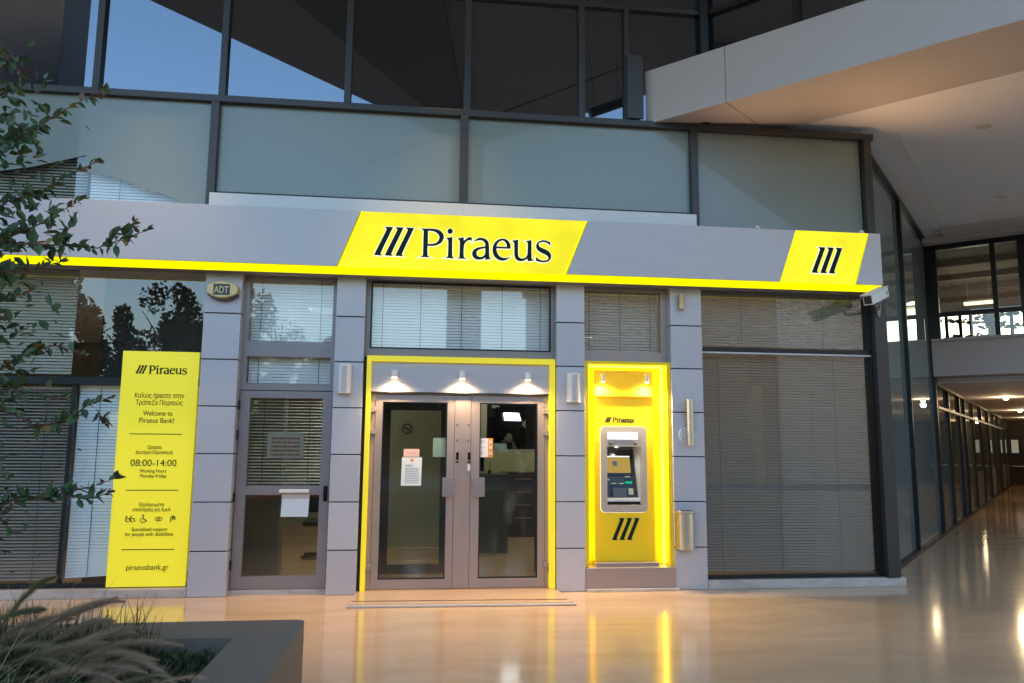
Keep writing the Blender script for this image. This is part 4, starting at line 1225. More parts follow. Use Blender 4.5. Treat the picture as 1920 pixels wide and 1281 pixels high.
lw = thing("shop_front_row", "row of low dark framed shop windows along the arcade", "glass wall", tuple(W(18, 0)))
TL = [8.18, 10.26, 11.4, 13.5, 16.14, 18.77, 21.15, 23.85, 26.8, 29.74]
for t in TL:
    b = wbox(MB(), t, t + 0.09, -0.07, 0.03, 0.05, 2.74); b.build("mullion", M_BLACK, lw)
ed = [6.5] + TL + [31.0]
for i in range(len(ed) - 1):
    b = wbox(MB(), ed[i] + (0.09 if i else 0), ed[i + 1], -0.03, -0.02, 0.06, 2.31); b.build("pane", G_LOW, lw)
    b = wbox(MB(), ed[i] + (0.09 if i else 0), ed[i + 1], -0.03, -0.02, 2.36, 2.74); b.build("pane", G_LOW, lw)
    if i in (4, 6, 8, 9):
        b = wbox(MB(), ed[i] + 0.1, ed[i + 1] - 0.01, -0.018, -0.012, 0.07, 0.95); b.build("frosted_strip", M_FILM2, lw)
    if i in (1, 3):
        b = wbox(MB(), ed[i] + 0.5, ed[i + 1] - 0.1, -0.5, -0.45, 0.3, 2.1); b.build("poster", M_PAPERGREY if i == 3 else M_WOOD, lw)
b = wbox(MB(), 6.5, 31, -0.06, 0.025, 2.31, 2.36); b.build("transom", M_BRONZE, lw)
b = wbox(MB(), 6.5, 31, -0.06, 0.03, 2.74, 2.80); b.build("top_rail", M_BRONZE, lw)
b = wbox(MB(), 6.5, 31, -0.06, 0.03, 0.0, 0.05); b.build("bottom_rail", M_BRONZE, lw)

# beam along the open edge of the lobby ceiling, its underside sloping up inwards
bm = thing("edge_beam", "pale grey beam with a joint along the open edge of the arcade ceiling", "beam", (6, -3, 5.42))
A0 = Vector((2.62, 0.125, 0))
def beam_seg(l0, l1):
    b = MB()
    sec = [(0.0, 5.42), (1.39, 5.526), (1.39, 5.9), (0.62, 6.09), (0.0, 6.09)]
    P = []
    for L in (l0, l1):
        for d, z in sec:
            # ends cut along the shop front where they meet it
            q = A0 + D45 * L + N45 * d
            if L == l0 and l0 == 0.0: q = A0 + N45 * d - D45 * (-d if d else 0) * 1.0 + Vector((0, 0, 0))
            P.append((q.x, q.y, z))
    n = len(sec)
    F = [tuple(range(n)), tuple(range(2 * n - 1, n - 1, -1))] + [(i, n + i, n + (i + 1) % n, (i + 1) % n) for i in range(n)]
    return b.add(P, [f[::-1] for f in F])
beam_seg(0.0, 1.05).build("segment", M_BEAM, bm)
beam_seg(1.058, 7.0).build("segment", M_BEAM, bm)
b = MB(); b.obox(A0 + D45 * 1.0 + N45 * 0.02 + Vector((0, 0, 5.47)), D45 * 0.1, N45 * 0.3, Vector((0, 0, 0.6))); b.build("joint", M_INK, bm)

b = MB()
e0 = A0 + N45 * 1.39
poly = [e0 + D45 * 0.7, e0 + D45 * 7, e0 + D45 * 7 + N45 * 3, W(6.3, 6.2), W(6.3, -0.12), W(0.5, -0.12)]
b.prism([(p.x, p.y) for p in poly], 5.532, 5.75)
b.build("arcade_ceiling", M_CEIL, kind="structure", label="high white plaster ceiling of the arcade", cat="ceiling")
b = MB(); b.obox((5.885, 0.08, 5.527), Vector((9.49 - 5.885, 4.04 - 0.08, 0)), (0.012, -0.012, 0), (0, 0, 0.0045)); b.build("ceiling_joint", M_WHITE, label="thin pale joint line running across the high arcade ceiling", cat="joint")
for x, y, lab in ((6.855, -0.223, "unlit round ceiling lamp nearest the pale edge beam"), (9.10, 2.20, "unlit round ceiling lamp nearer the bridge window")):
    t = thing("ceiling_light", lab, "lamp", (x, y, 5.515), "unlit round lamps in the arcade ceiling")
    b = MB(); b.tube([(x, y, 5.512), (x, y, 5.531)], 0.11, 28); b.build("rim", M_WHITE, t)
    b = MB(); b.tube([(x, y, 5.509), (x, y, 5.5115)], 0.085, 24); b.build("diffuser", mat("matt_lens", (0.5, 0.48, 0.42), 0.5), t)

# bridge crossing the arcade, its glazed room above and the low corridor below
br = thing("bridge_room", "glazed room bridging the arcade over a grey fascia, with a lit ceiling lamp", "building", tuple(W(6.4, 3)))
b = wbox(MB(), 6.3, 14.8, 0.0, 9, 2.90, 3.598); wbox(b, 6.52, 14.8, -3.2, -0.001, 2.90, 3.598); b.build("floor_slab", M_BEAM, br)
b = wbox(MB(), 6.25, 6.297, 0.0, 9, 3.55, 3.60); b.build("sill", M_BEAM, br)
b = wbox(MB(), 6.52, 14.8, -3.2, 9, 5.40, 5.52); b.build("ceiling", M_BRCEIL, br)
b = wbox(MB(), 6.302, 15.0, -3.3, 9.2, 5.533, 5.8); b.build("roof", M_BEAM, br)
b = wbox(MB(), 6.0, 6.345, -0.02, 9, 5.40, 5.531); b.build("header", M_BEAM, br)
b = wbox(MB(), 5.55, 5.998, 0.35, 9, 5.46, 5.531); b.build("header", M_BEAM, br)
for t in (7.8, 9.3, 10.8, 12.3):
    b = wbox(MB(), t, t + 0.12, -1.5, 1.5, 5.27, 5.398); b.build("ceiling_rib", M_BRCEIL, br)
b = wbox(MB(), 6.5, 14.6, 1.5, 1.6, 5.27, 5.398); b.build("ceiling_rib", M_BRCEIL, br)
for s0, s1 in ((0.02, 0.16), (1.03, 1.11), (1.45, 1.70), (3.2, 3.3), (4.8, 4.9)):
    b = wbox(MB(), 6.32, 6.46, s0, s1, 3.6, 5.398); b.build("window_frame", M_BLACK, br)
b = wbox(MB(), 6.34, 6.42, 0.0, 9, 4.02, 4.10); b.build("window_frame", M_BLACK, br)
b = wbox(MB(), 6.32, 6.44, 0.0, 9, 5.30, 5.398); b.build("window_frame", M_BLACK, br)
b = wbox(MB(), 6.30, 6.5, 1.70, 3.0, 3.6, 5.398); b.build("wall", M_BEAM, br)
for s0, s1 in ((0.16, 1.03), (1.11, 1.45)):
    for z0, z1 in ((3.6, 4.02), (4.10, 5.30)):
        b = wbox(MB(), 6.38, 6.385, s0, s1, z0, z1); b.build("pane", glass("clear_glass", (0.86, 0.88, 0.86), 0.07), br)
for s_ in (-1.6, -0.6, -0.26, 0.0, 0.95, 2.1, 3.6, 5.2):
    b = wbox(MB(), 14.7, 14.8, s_, s_ + 0.09, 3.6, 5.398); b.build("far_frame", M_BLACK, br)
b = wbox(MB(), 14.7, 14.8, -3, 9, 5.28, 5.398); b.build("far_frame", M_BLACK, br)
b = wbox(MB(), 6.52, 14.7, -3.2, -3.1, 3.6, 5.398); b.build("wall", M_BRCEIL, br)
bl = thing("ceiling_light", "lit oblong lamp hanging in the bridge room", "lamp", tuple(W(9.5, 0.6, 4.74)))
b = wbox(MB(), 9.42, 9.58, 0.33, 0.86, 4.762, 4.80); b.build("casing", M_WHITE, bl)
b = wbox(MB(), 9.40, 9.60, 0.32, 0.87, 4.715, 4.76); b.build("diffuser", E_TUBE, bl)
for s_ in (0.4, 0.8):
    b = MB(); b.tube([W(9.5, s_, 4.80), W(9.5, s_, 5.399)], 0.006, 6); b.build("rod", M_WHITE, bl)
light("glow", 'POINT', W(9.5, 0.6, 4.6), 9 * K, (1.0, 0.9, 0.65), bl, 0.3)

b = wbox(MB(), 6.8, 31.2, 0.0, 9, 2.805, 2.896)
b.build("corridor_ceiling", M_CEIL, kind="structure", label="low white ceiling of the arcade corridor", cat="ceiling")
b = wbox(MB(), 14.8, 31.2, -4, 9, 2.9, 3.3)
b.build("corridor_roof", M_GROUND, kind="structure", label="flat roof over the far corridor", cat="roof")
b = wbox(MB(), 6.5, 31, 5.6, 5.8, 0, 2.8)
b.build("corridor_wall", M_BEAM, kind="structure", label="pale wall on the open side of the arcade corridor", cat="wall")
b = wbox(MB(), 31, 31.2, -2.4, 6, 0, 2.8)
b.build("corridor_end_wall", M_WOOD, kind="structure", label="dark brown wall closing the far end of the corridor", cat="wall")
eg = thing("lit_far_window", "pale lit windows with dark frames at the end of the corridor", "window", tuple(W(30.9, 1, 1.3)))
b = wbox(MB(), 30.9, 30.98, 0.0, 3, 1.25, 2.2); b.build("frame", M_BLACK, eg)
for s0 in (0.06, 0.55, 1.05, 1.6): 
    b = wbox(MB(), 30.87, 30.895, s0, s0 + 0.26, 1.38, 1.95); b.build("pane", E_WINDOW, eg)
b = wbox(MB(), 30.7, 30.96, 0.0, 3, 0.78, 0.82); b.build("shelf", M_STEEL, eg)

def down_light(p, lab, pw):
    t = thing("downlight", lab, "lamp", tuple(p), "warm downlights of the arcade corridor")
    b = MB(); b.tube([p + Vector((0, 0, 0.001)), p + Vector((0, 0, -0.03))], 0.08, 18); b.build("rim", M_STEEL, t)
    b = MB(); b.tube([p + Vector((0, 0, -0.031)), p + Vector((0, 0, -0.05)), p + Vector((0, 0, -0.075))], [0.05, 0.06, 0.025], 14); b.build("bulb", E_WARM2, t)
    light("glow", 'POINT', p + Vector((0, 0, -0.15)), pw * K, (1.0, 0.72, 0.40), t, 0.06)
for i, (t_, s_, lab) in enumerate(((12.05, 0.85, "warm corridor downlight nearest the bridge"), (19.8, 0.85, "second warm corridor downlight beyond the bridge"), (27.0, 0.85, "warm corridor downlight close to the far brown wall"), (12.05, 3.4, "warm corridor downlight nearest the bridge on the open side"), (19.8, 3.4, "second warm corridor downlight on the open side"))):
    down_light(W(t_, s_, 2.804), lab, 13)

# ------------------------------------------------------------------ canopy and columns on the camera's side of the forecourt
b = MB(); b.prism([(1.07, -8.7), (9.87, 0.1), (-7.73, 0.1)], 8.5, 8.9)
b.build("forecourt_canopy", M_SOFFIT, kind="structure", label="dark triangular canopy high over the forecourt", cat="canopy")
b = MB(); b.prism([(1.0, -7.9), (-0.1, 0.05), (-3.6, 0.05)], 8.3, 8.495)
b.build("canopy_beam", M_SOFFITD, kind="structure", label="darker tapering beam under the forecourt canopy", cat="beam")
for x0, x1, y0, y1, h, lab in ((-7.4, -6.24, -5.6, -4.6, 14, "broad dark stone column at the far edge of the forecourt"), (0.62, 1.38, -9.0, -8.3, 8.5, "dark stone column under the tip of the canopy")):
    t = thing("stone_column", lab, "column", ((x0 + x1) / 2, (y0 + y1) / 2, 0))
    b = MB(); b.box(x0, x1, y0, y1, 0.12, h); b.build("shaft", M_COLUMN, t, bevel=0.02)
    b = MB(); b.box(x0 - 0.05, x1 + 0.05, y0 - 0.05, y1 + 0.05, 0, 0.118); b.build("base", M_COLUMN, t)

for x, lab in ((-3.0, "warm downlight in the canopy over the info panel"), (0.3, "warm downlight in the canopy over the double door")):
    t = thing("canopy_downlight", lab, "lamp", (x, -0.95, 8.2), "warm downlights in the forecourt canopy")
    b = MB(); b.tube([(x, -0.95, 8.2), (x, -0.95, 8.298)], 0.12, 18); b.build("casing", M_STEEL, t)
    b = MB(); b.tube([(x, -0.95, 8.19), (x, -0.95, 8.198)], 0.09, 16); b.build("lens", E_WARM, t)
    light("spot", 'SPOT', (x, -0.95, 8.15), 560 * K, (1.0, 0.62, 0.25), t, 0.1, 44, 1.0)

b = MB(); b.tube([(-1.0, -4, 6.25), (1.187, -4, 7.249), (3.93, -4, 8.505)], 0.010, 6)
b.build("cable", M_BLACK, label="thin black cable slung up to the canopy", cat="cable")
t = thing("tube_floodlight", "dark tube floodlight hanging under the canopy edge", "lamp", (2.9, -4, 7.0))
b = MB(); b.tube([(2.90, -4, 7.40), (3.75, -4, 7.75)], 0.085, 10); b.build("housing", M_BLACK, t)
b = MB(); b.tube([(3.4, -4, 7.6), (3.4, -4, 8.5)], 0.004, 6); b.build("rod", M_BLACK, t)
b = MB(); b.tube([(3.0, -4, 7.44), (2.9, -4, 8.5)], 0.004, 6); b.build("rod", M_BLACK, t)

def block(label, x0, x1, y0, y1, h, m, storeys, bays):
    t = thing("building", label, "building", ((x0 + x1) / 2, (y0 + y1) / 2, 0))
    b = MB(); b.box(x0, x1, y0, y1, 0, h); b.build("wall", m, t)
    b = MB(); b.box(x0 - 0.2, x1 + 0.2, y0, y1 + 0.2, h, h + 0.3); b.build("roof", M_GROUND, t)
    for i in range(storeys if bays else 0):
        for j in range(bays):
            wx = x0 + (j + 0.5) * (x1 - x0) / bays
            wz = 0.9 + i * (h - 0.5) / storeys
            b = MB(); b.box(wx - 0.6, wx + 0.6, y1 + 0.002, y1 + 0.04, wz, wz + 1.5); b.build("window", M_SCREEN, t)
block("brown rendered building facing the shop across the forecourt", 5.73, 15.1, -32, -22, 9.5, M_BROWN, 3, 0)
block("pale rendered building beside the brown one across the forecourt", 15.12, 32, -32, -22.0, 9.5, M_PALE, 3, 0)

# ------------------------------------------------------------------ trees
def crown_cards(b, c, rx, ry, rz, n, size, mats=2, hole=0.35):
    rnd = random.Random(int(c[0] * 100) + n)
    clumps = [(Vector((rnd.gauss(0, 0.45), rnd.gauss(0, 0.45), rnd.gauss(0, 0.42))), rnd.uniform(0.16, 0.34)) for _ in range(26)]
    for i in range(n):
        cc, cr = clumps[rnd.randrange(len(clumps))]
        d = Vector((rnd.gauss(0, 1), rnd.gauss(0, 1), rnd.gauss(0, 1))).normalized() * cr * rnd.random() ** 0.4
        p = cc + d
        if p.length > 1.15: continue
        P = Vector((c[0] + p.x * rx, c[1] + p.y * ry, c[2] + p.z * rz))
        a = Vector((rnd.gauss(0, 1), rnd.gauss(0, 1), rnd.gauss(0, 1))).normalized()
        e = a.orthogonal().normalized()
        s1 = size * rnd.uniform(0.6, 1.3)
        b.add([P - a * s1, P + e * s1 * 0.55, P + a * s1, P - e * s1 * 0.55], [(0, 1, 2, 3)], rnd.randrange(mats))

def broad_tree(x, y, h, r, label):
    t = thing("broadleaf_tree", label, "tree", (x, y, 0), "trees across the forecourt")
    b = MB(); b.tube([(x, y, 0), (x + 0.1, y, h * 0.25), (x - 0.05, y + 0.1, h * 0.45), (x, y, h * 0.6)], [0.28, 0.22, 0.15, 0.05], 8)
    for k in range(7):
        a = k * 2.4
        z = h * (0.3 + 0.06 * k)
        b.tube([(x, y, z), (x + cos(a) * r * 0.4, y + sin(a) * r * 0.4, z + h * 0.12), (x + cos(a) * r * 0.8, y + sin(a) * r * 0.8, z + h * 0.2)], [0.06, 0.035, 0.012], 6)
    b.build("trunk", M_BARK, t)
    b = MB(); crown_cards(b, (x, y, h * 0.60), r, r, h * 0.42, 6000, 0.17)
    b.build("crown", M_TREE, t)
broad_tree(-16.2, -30, 9.6, 2.6, "tall broadleaf tree facing the info panel window")
broad_tree(-12.6, -31, 9.0, 2.5, "broadleaf tree beside the tall tree across the forecourt")
broad_tree(-8.4, -30, 8.7, 2.0, "slim broadleaf tree facing the side door")
broad_tree(-4.4, -31, 7.8, 2.0, "lower broadleaf tree between the slim tree and the shrubby one")
broad_tree(-1.5, -30, 6.4, 1.5, "shrubby low tree facing the double door")
broad_tree(-21.5, -29, 9.2, 3.0, "wide broadleaf tree at the edge of the forecourt row")
def bushy_tree(x, y, h, r, label):
    t = thing("bushy_tree", label, "tree", (x, y, 0), "bushy trees behind the forecourt row")
    b = MB(); b.tube([(x, y, 0), (x, y + 0.1, h * 0.5)], [0.2, 0.08], 7); b.build("trunk", M_BARK, t)
    b = MB(); crown_cards(b, (x, y, h * 0.5), r, r * 0.7, h * 0.52, 3000, 0.30); b.build("crown", M_TREE, t)
for i, (x, h, lab) in enumerate(((-27, 6.5, "wide bushy tree at the far end of the back row"), (-23.5, 7.2, "bushy tree second from the far end of the back row"), (-20, 6.4, "bushy tree filling the gap beside the wide broadleaf tree"),
        (-16.8, 6.8, "bushy tree behind the tall broadleaf tree"), (-13.6, 6.0, "bushy tree behind the forked pair of tall trees"), (-10.6, 6.4, "bushy tree between the tall pair and the slim tree"), (-7.6, 6.0, "bushy tree behind the slim tree"),
        (-4.6, 5.6, "bushy tree behind the lower broadleaf tree"), (-1.6, 6.2, "bushy tree behind the shrubby low tree"), (1.4, 5.8, "bushy tree facing the meeting post of the double door"), (4.4, 6.0, "bushy tree against the brown building"))):
    bushy_tree(x, -33.5, h, 2.3, lab)
b = MB(); b.box(-40, 5.5, -36, -35.6, 0, 1.7)
b.build("boundary_wall", M_BEAM, label="low pale boundary wall behind the forecourt trees", cat="wall")

def cedar(x, y, h, label):
    t = thing("cedar_tree", label, "tree", (x, y, 0))
    b = MB(); b.tube([(x, y, 0), (x, y, h)], [0.4, 0.05], 8); b.build("trunk", M_BARK, t)
    b = MB()
    rnd = random.Random(5)
    for k in range(40):
        z = h * (0.25 + 0.74 * k / 40)
        L = (h - z) * 0.42 + 0.8
        a = k * 2.399
        d = Vector((cos(a), sin(a), 0))
        b.tube([(x, y, z), Vector((x, y, z)) + d * L + Vector((0, 0, 0.15))], [0.07, 0.02], 5)
        for j in range(46):
            u = rnd.uniform(0.15, 1.0)
            p = Vector((x, y, z + 0.15 * u)) + d * L * u + Vector((rnd.gauss(0, 0.3), rnd.gauss(0, 0.3), rnd.gauss(0, 0.09)))
            e = Vector((rnd.gauss(0, 1), rnd.gauss(0, 1), rnd.gauss(0, 0.25))).normalized()
            f = e.orthogonal().normalized()
            s1 = rnd.uniform(0.14, 0.34)
            b.add([p - e * s1, p + f * s1 * 0.5, p + e * s1, p - f * s1 * 0.5], [(0, 1, 2, 3)])
    b.build("crown", M_CEDAR, t)
cedar(31.5, 30.0, 13.0, "dark cedar seen through the bridge room windows")

# ------------------------------------------------------------------ planter with grasses
pl = thing("planter", "taupe concrete planter with broad rim and rounded corner, in front of the shop", "planter", (-2.5, -5, 0))
PX0, PX1, PY0, PY1 = -6.0, -0.655, -7.2, -3.43
r = 0.06
outer = [(PX0, PY0), (PX1, PY0)] + [(PX1 - r + r * cos(a), PY1 - r + r * sin(a)) for a in [pi / 2 * k / 8 for k in range(9)]] + [(PX0, PY1)]
inner = [(PX0 + 0.33, PY0 + 0.4), (PX1 - 0.335, PY0 + 0.4), (PX1 - 0.335, PY1 - 0.42), (PX0 + 0.33, PY1 - 0.42)]
vs, fs = flat_fill([outer, inner], 0.25)
b = MB(); b.add([(u, v, 0.25 + w_) for u, v, w_ in vs], fs); b.build("body", M_CONC, pl, bevel=0.012)
b = MB()
rnd = random.Random(11)
nx, ny = 40, 26
for i in range(nx + 1):
    for j in range(ny + 1):
        b.v.append(Vector((PX0 + 0.34 + (PX1 - 0.345 - PX0 - 0.34) * i / nx, PY0 + 0.41 + (PY1 - 0.43 - PY0 - 0.41) * j / ny, 0.345 + rnd.uniform(-0.012, 0.012))))
for i in range(nx):
    for j in range(ny):
        k = i * (ny + 1) + j
        b.f.append((k, k + ny + 1, k + ny + 2, k + 1)); b.m.append(0)
b.build("soil", M_SOIL, label="dark soil filling the concrete planter", cat="soil", kind="structure")
b = MB()
for i in range(2600):
    x, y = rnd.uniform(-2.3, PX1 - 0.36), rnd.uniform(-5.6, PY1 - 0.46)
    if x < -1.35 and rnd.random() < 0.7: continue
    L, wd, th = rnd.uniform(0.012, 0.035), rnd.uniform(0.004, 0.010), rnd.uniform(0.002, 0.005)
    a, e = rnd.uniform(0, pi), rnd.uniform(-0.5, 0.5)
    d = Vector((cos(a) * cos(e), sin(a) * cos(e), sin(e)))
    s1 = Vector((-sin(a), cos(a), 0))
    b.obox(Vector((x, y, 0.358 + rnd.uniform(0, 0.016))), d * L, s1 * wd, d.cross(s1) * th, rnd.randrange(3))
b.build("bark_mulch", M_CHIP, label="grey bark chips strewn on the planter soil", cat="mulch", kind="stuff")
b = MB()
for i in range(3200):
    x, y = rnd.gauss(-1.50, 0.26), rnd.gauss(-4.02, 0.14)
    if x > -1.03 or y > -3.88: continue
    h = rnd.uniform(0.04, 0.12)
    a = rnd.uniform(0, 2 * pi)
    ln_ = Vector((cos(a), sin(a), 0)) * h * rnd.uniform(0.2, 0.9)
    s1 = Vector((-sin(a), cos(a), 0)) * 0.0025
    p = Vector((x, y, 0.35))
    b.add([p - s1, p + s1, p + ln_ * 0.4 + Vector((0, 0, h * 0.7)) + s1 * 0.8, p + ln_ + Vector((0, 0, h)), p + ln_ * 0.4 + Vector((0, 0, h * 0.7)) - s1 * 0.8], [(0, 1, 2, 3, 4)], rnd.choice((0, 0, 2, 2)))
b.build("low_grass", M_GRASS, label="short dark green grass inside the planter", cat="grass", kind="stuff")

def arch(p, d, L, lift, droop, n=7):
    """an arching stem from p along heading d"""
    out = []
    for k in range(n + 1):
        u = k / n
        out.append(p + d * (L * 0.75 * u) + Vector((0, 0, lift * u - droop * u * u)))
    return out
def ribbon(b, pts, wd, mi):
    n = len(pts)
    vs = []
    for i, p in enumerate(pts):
        d = pts[min(i + 1, n - 1)] - pts[max(i - 1, 0)]
        s1 = d.cross(Vector((0, 0, 1)))
        if s1.length < 1e-5: s1 = Vector((1, 0, 0))
        s1 = s1.normalized() * wd * (1 - (i / (n - 1)) ** 2 * 0.9)
        vs += [p - s1, p + s1]
    b.add(vs, [(2 * i, 2 * i + 1, 2 * i + 3, 2 * i + 2) for i in range(n - 1)], mi)
def plume(b, pts, rad, n, mi, rnd):
    for i in range(n):
        u = rnd.random() * (len(pts) - 1.001)
        k = int(u)
        p = pts[k].lerp(pts[k + 1], u - k)
        ax_ = (pts[k + 1] - pts[k]).normalized()
        r_ = Vector((rnd.gauss(0, 1), rnd.gauss(0, 1), rnd.gauss(0, 1)))
        r_ = (r_ - ax_ * r_.dot(ax_)).normalized()
        q = u / (len(pts) - 1)
        taper = min(1.0, 0.35 + q * 3) * min(1.0, (1 - q) * 3 + 0.25)
        tip = p + (ax_ * 1.1 + r_).normalized() * rad * 1.7 * taper * rnd.uniform(0.5, 1.15)
        s1 = ax_.cross(r_) * 0.0010
        b.add([p - s1, p + s1, tip], [(0, 1, 2)], mi)
def fountain_grass(x, y, R, nblade, nplume, h, label, seed, head=0.0, dry=0.3, spread=1.3, lift=(0.1, 0.42), long_plumes=()):
    rnd = random.Random(seed)
    t = thing("fountain_grass", label, "grass clump", (x, y, 0.35), "fountain grass clumps in the planter")
    b = MB()
    for i in range(nblade):
        a = head + rnd.gauss(0, spread)
        d = Vector((cos(a), sin(a), 0))
        p = Vector((x + rnd.gauss(0, R * 0.35), y + rnd.gauss(0, R * 0.3), 0.35))
        L = h * rnd.uniform(0.5, 1.25)
        ribbon(b, arch(p, d, L, L * rnd.uniform(0.55, 1.0), L * rnd.uniform(0.1, 0.85)), rnd.uniform(0.002, 0.0042), (1 if rnd.random() < dry else rnd.choice((0, 0, 2))))
    b.build("blades", M_GRASS, t)
    b = MB()
    for i in range(nplume):
        a = head + rnd.gauss(0, spread * 0.55)
        d = Vector((cos(a), sin(a), 0))
        p = Vector((x + rnd.gauss(0, R * 0.4), y + rnd.gauss(0, R * 0.4), 0.36))
        L = h * rnd.uniform(0.8, 1.25)
        li = rnd.uniform(*lift)
        st_ = arch(p, d, L, L * li + 0.12, L * li * 0.6, 9)
        ribbon(b, st_[:6], 0.0016, 1)
        pts = st_[4:]
        e = (pts[-1] - pts[-2])
        pts += [pts[-1] + e * 0.8 + Vector((0, 0, -0.010)), pts[-1] + e * 1.6 + Vector((0, 0, -0.03))]
        plume(b, pts, 0.024, 800, 1 if rnd.random() < 0.45 else 0, rnd)
    plume_clump(b, long_plumes, rnd)
    b.build("plumes", M_PLUME, t)
PLUMES = [
 [(-2.041,-4.205,0.660),(-1.918,-4.205,0.825),(-1.798,-4.205,0.896)],
 [(-1.850,-4.290,0.638),(-1.638,-4.290,0.760),(-1.426,-4.290,0.787)],
 [(-1.866,-4.205,0.656),(-1.694,-4.205,0.718),(-1.495,-4.205,0.793)],
 [(-1.853,-4.432,0.611),(-1.674,-4.432,0.740),(-1.534,-4.432,0.787)],
 [(-1.592,-4.375,0.615),(-1.473,-4.375,0.655),(-1.329,-4.375,0.647)],
 [(-1.649,-4.517,0.592),(-1.468,-4.517,0.671),(-1.276,-4.517,0.713)],
 [(-1.496,-4.488,0.593),(-1.309,-4.488,0.637),(-1.085,-4.488,0.617)],
 [(-1.530,-4.630,0.573),(-1.374,-4.630,0.626),(-1.169,-4.630,0.596)],
 [(-1.366,-4.698,0.560),(-1.212,-4.698,0.606),(-1.045,-4.698,0.501)],
 [(-1.894,-4.488,0.602),(-1.687,-4.488,0.628),(-1.442,-4.488,0.503)],
 [(-1.821,-4.630,0.580),(-1.645,-4.630,0.610),(-1.504,-4.630,0.531)],
 [(-1.604,-4.806,0.549),(-1.436,-4.806,0.601),(-1.232,-4.806,0.538)],
 [(-1.982,-4.318,0.635),(-1.818,-4.318,0.706),(-1.647,-4.318,0.715)],
 [(-2.110,-4.120,0.681),(-1.986,-4.120,0.710),(-1.872,-4.120,0.722)],
 [(-1.746,-4.602,0.582),(-1.570,-4.602,0.647),(-1.388,-4.602,0.666)],
 [(-1.970,-4.432,0.613),(-1.812,-4.432,0.682),(-1.670,-4.432,0.691)],
 [(-1.724,-4.403,0.613),(-1.563,-4.403,0.703),(-1.430,-4.403,0.717)],
 [(-1.512,-4.772,0.556),(-1.341,-4.772,0.606),(-1.151,-4.772,0.575)],
]

def plume_clump(b, idx, rnd):
    """the long leaning plumes of a clump, each on its own stem"""
    for k in idx:
        a_, c_, e_ = [Vector(p) for p in PLUMES[k]]
        a_ += Vector((rnd.gauss(0, 0.01), rnd.gauss(0, 0.03), 0))
        pts = [a_ * (1 - u) ** 2 + (c_ * 2 - (a_ + e_) * 0.5) * 2 * u * (1 - u) + e_ * u * u for u in [i / 9 for i in range(10)]]
        foot = Vector((a_.x - 0.22, a_.y + rnd.gauss(0, 0.05), 0.35))
        ribbon(b, [foot, foot.lerp(a_, 0.5) + Vector((-0.03, 0, 0.05)), a_, pts[2]], 0.0018, 1)
        plume(b, pts, 0.029, 2200, 1 if k in (0, 13, 9, 10) else 0, rnd)
fountain_grass(-2.35, -4.35, 0.5, 420, 26, 0.62, "feathery tan fountain grass clump nearest the shrub stem", 21, 0.25, long_plumes=(3, 12, 15, 9, 10))
fountain_grass(-1.75, -4.95, 0.45, 420, 30, 0.60, "feathery fountain grass clump nearest the viewer, bowing over bark chips", 22, 0.1, 0.35, long_plumes=(5, 6, 7, 8, 11, 14, 17))
fountain_grass(-2.05, -4.05, 0.4, 380, 16, 0.52, "feathery fountain grass clump against the planter's far rim", 23, 0.3, long_plumes=(1, 2, 4, 16))
fountain_grass(-2.6, -5.0, 0.5, 380, 20, 0.70, "feathery fountain grass clump with the tallest plume", 24, 0.35, 0.3, 1.2, (0.4, 0.75), long_plumes=(0, 13))
# a darker, spiky tuft at the rim
rnd = random.Random(31)
t = thing("spiky_grass", "dark upright spiky grass tuft at the planter's far rim", "grass clump", (-1.75, -3.95, 0.35))
b = MB()
for cx, n in ((-1.52, 150), (-1.68, 130), (-1.95, 150), (-2.2, 120)):
    for i in range(n):
        a = rnd.uniform(0, 2 * pi)
        L = rnd.uniform(0.14, 0.47)
        p = Vector((cx + rnd.gauss(0, 0.09), -4.0 + rnd.gauss(0, 0.05), 0.35))
        ribbon(b, arch(p, Vector((cos(a), sin(a), 0)), L * rnd.uniform(0.1, 0.75), L, L * rnd.uniform(0, 0.25), 5), 0.0036, rnd.choice((2, 3, 3)))
b.build("blades", M_GRASS, t)

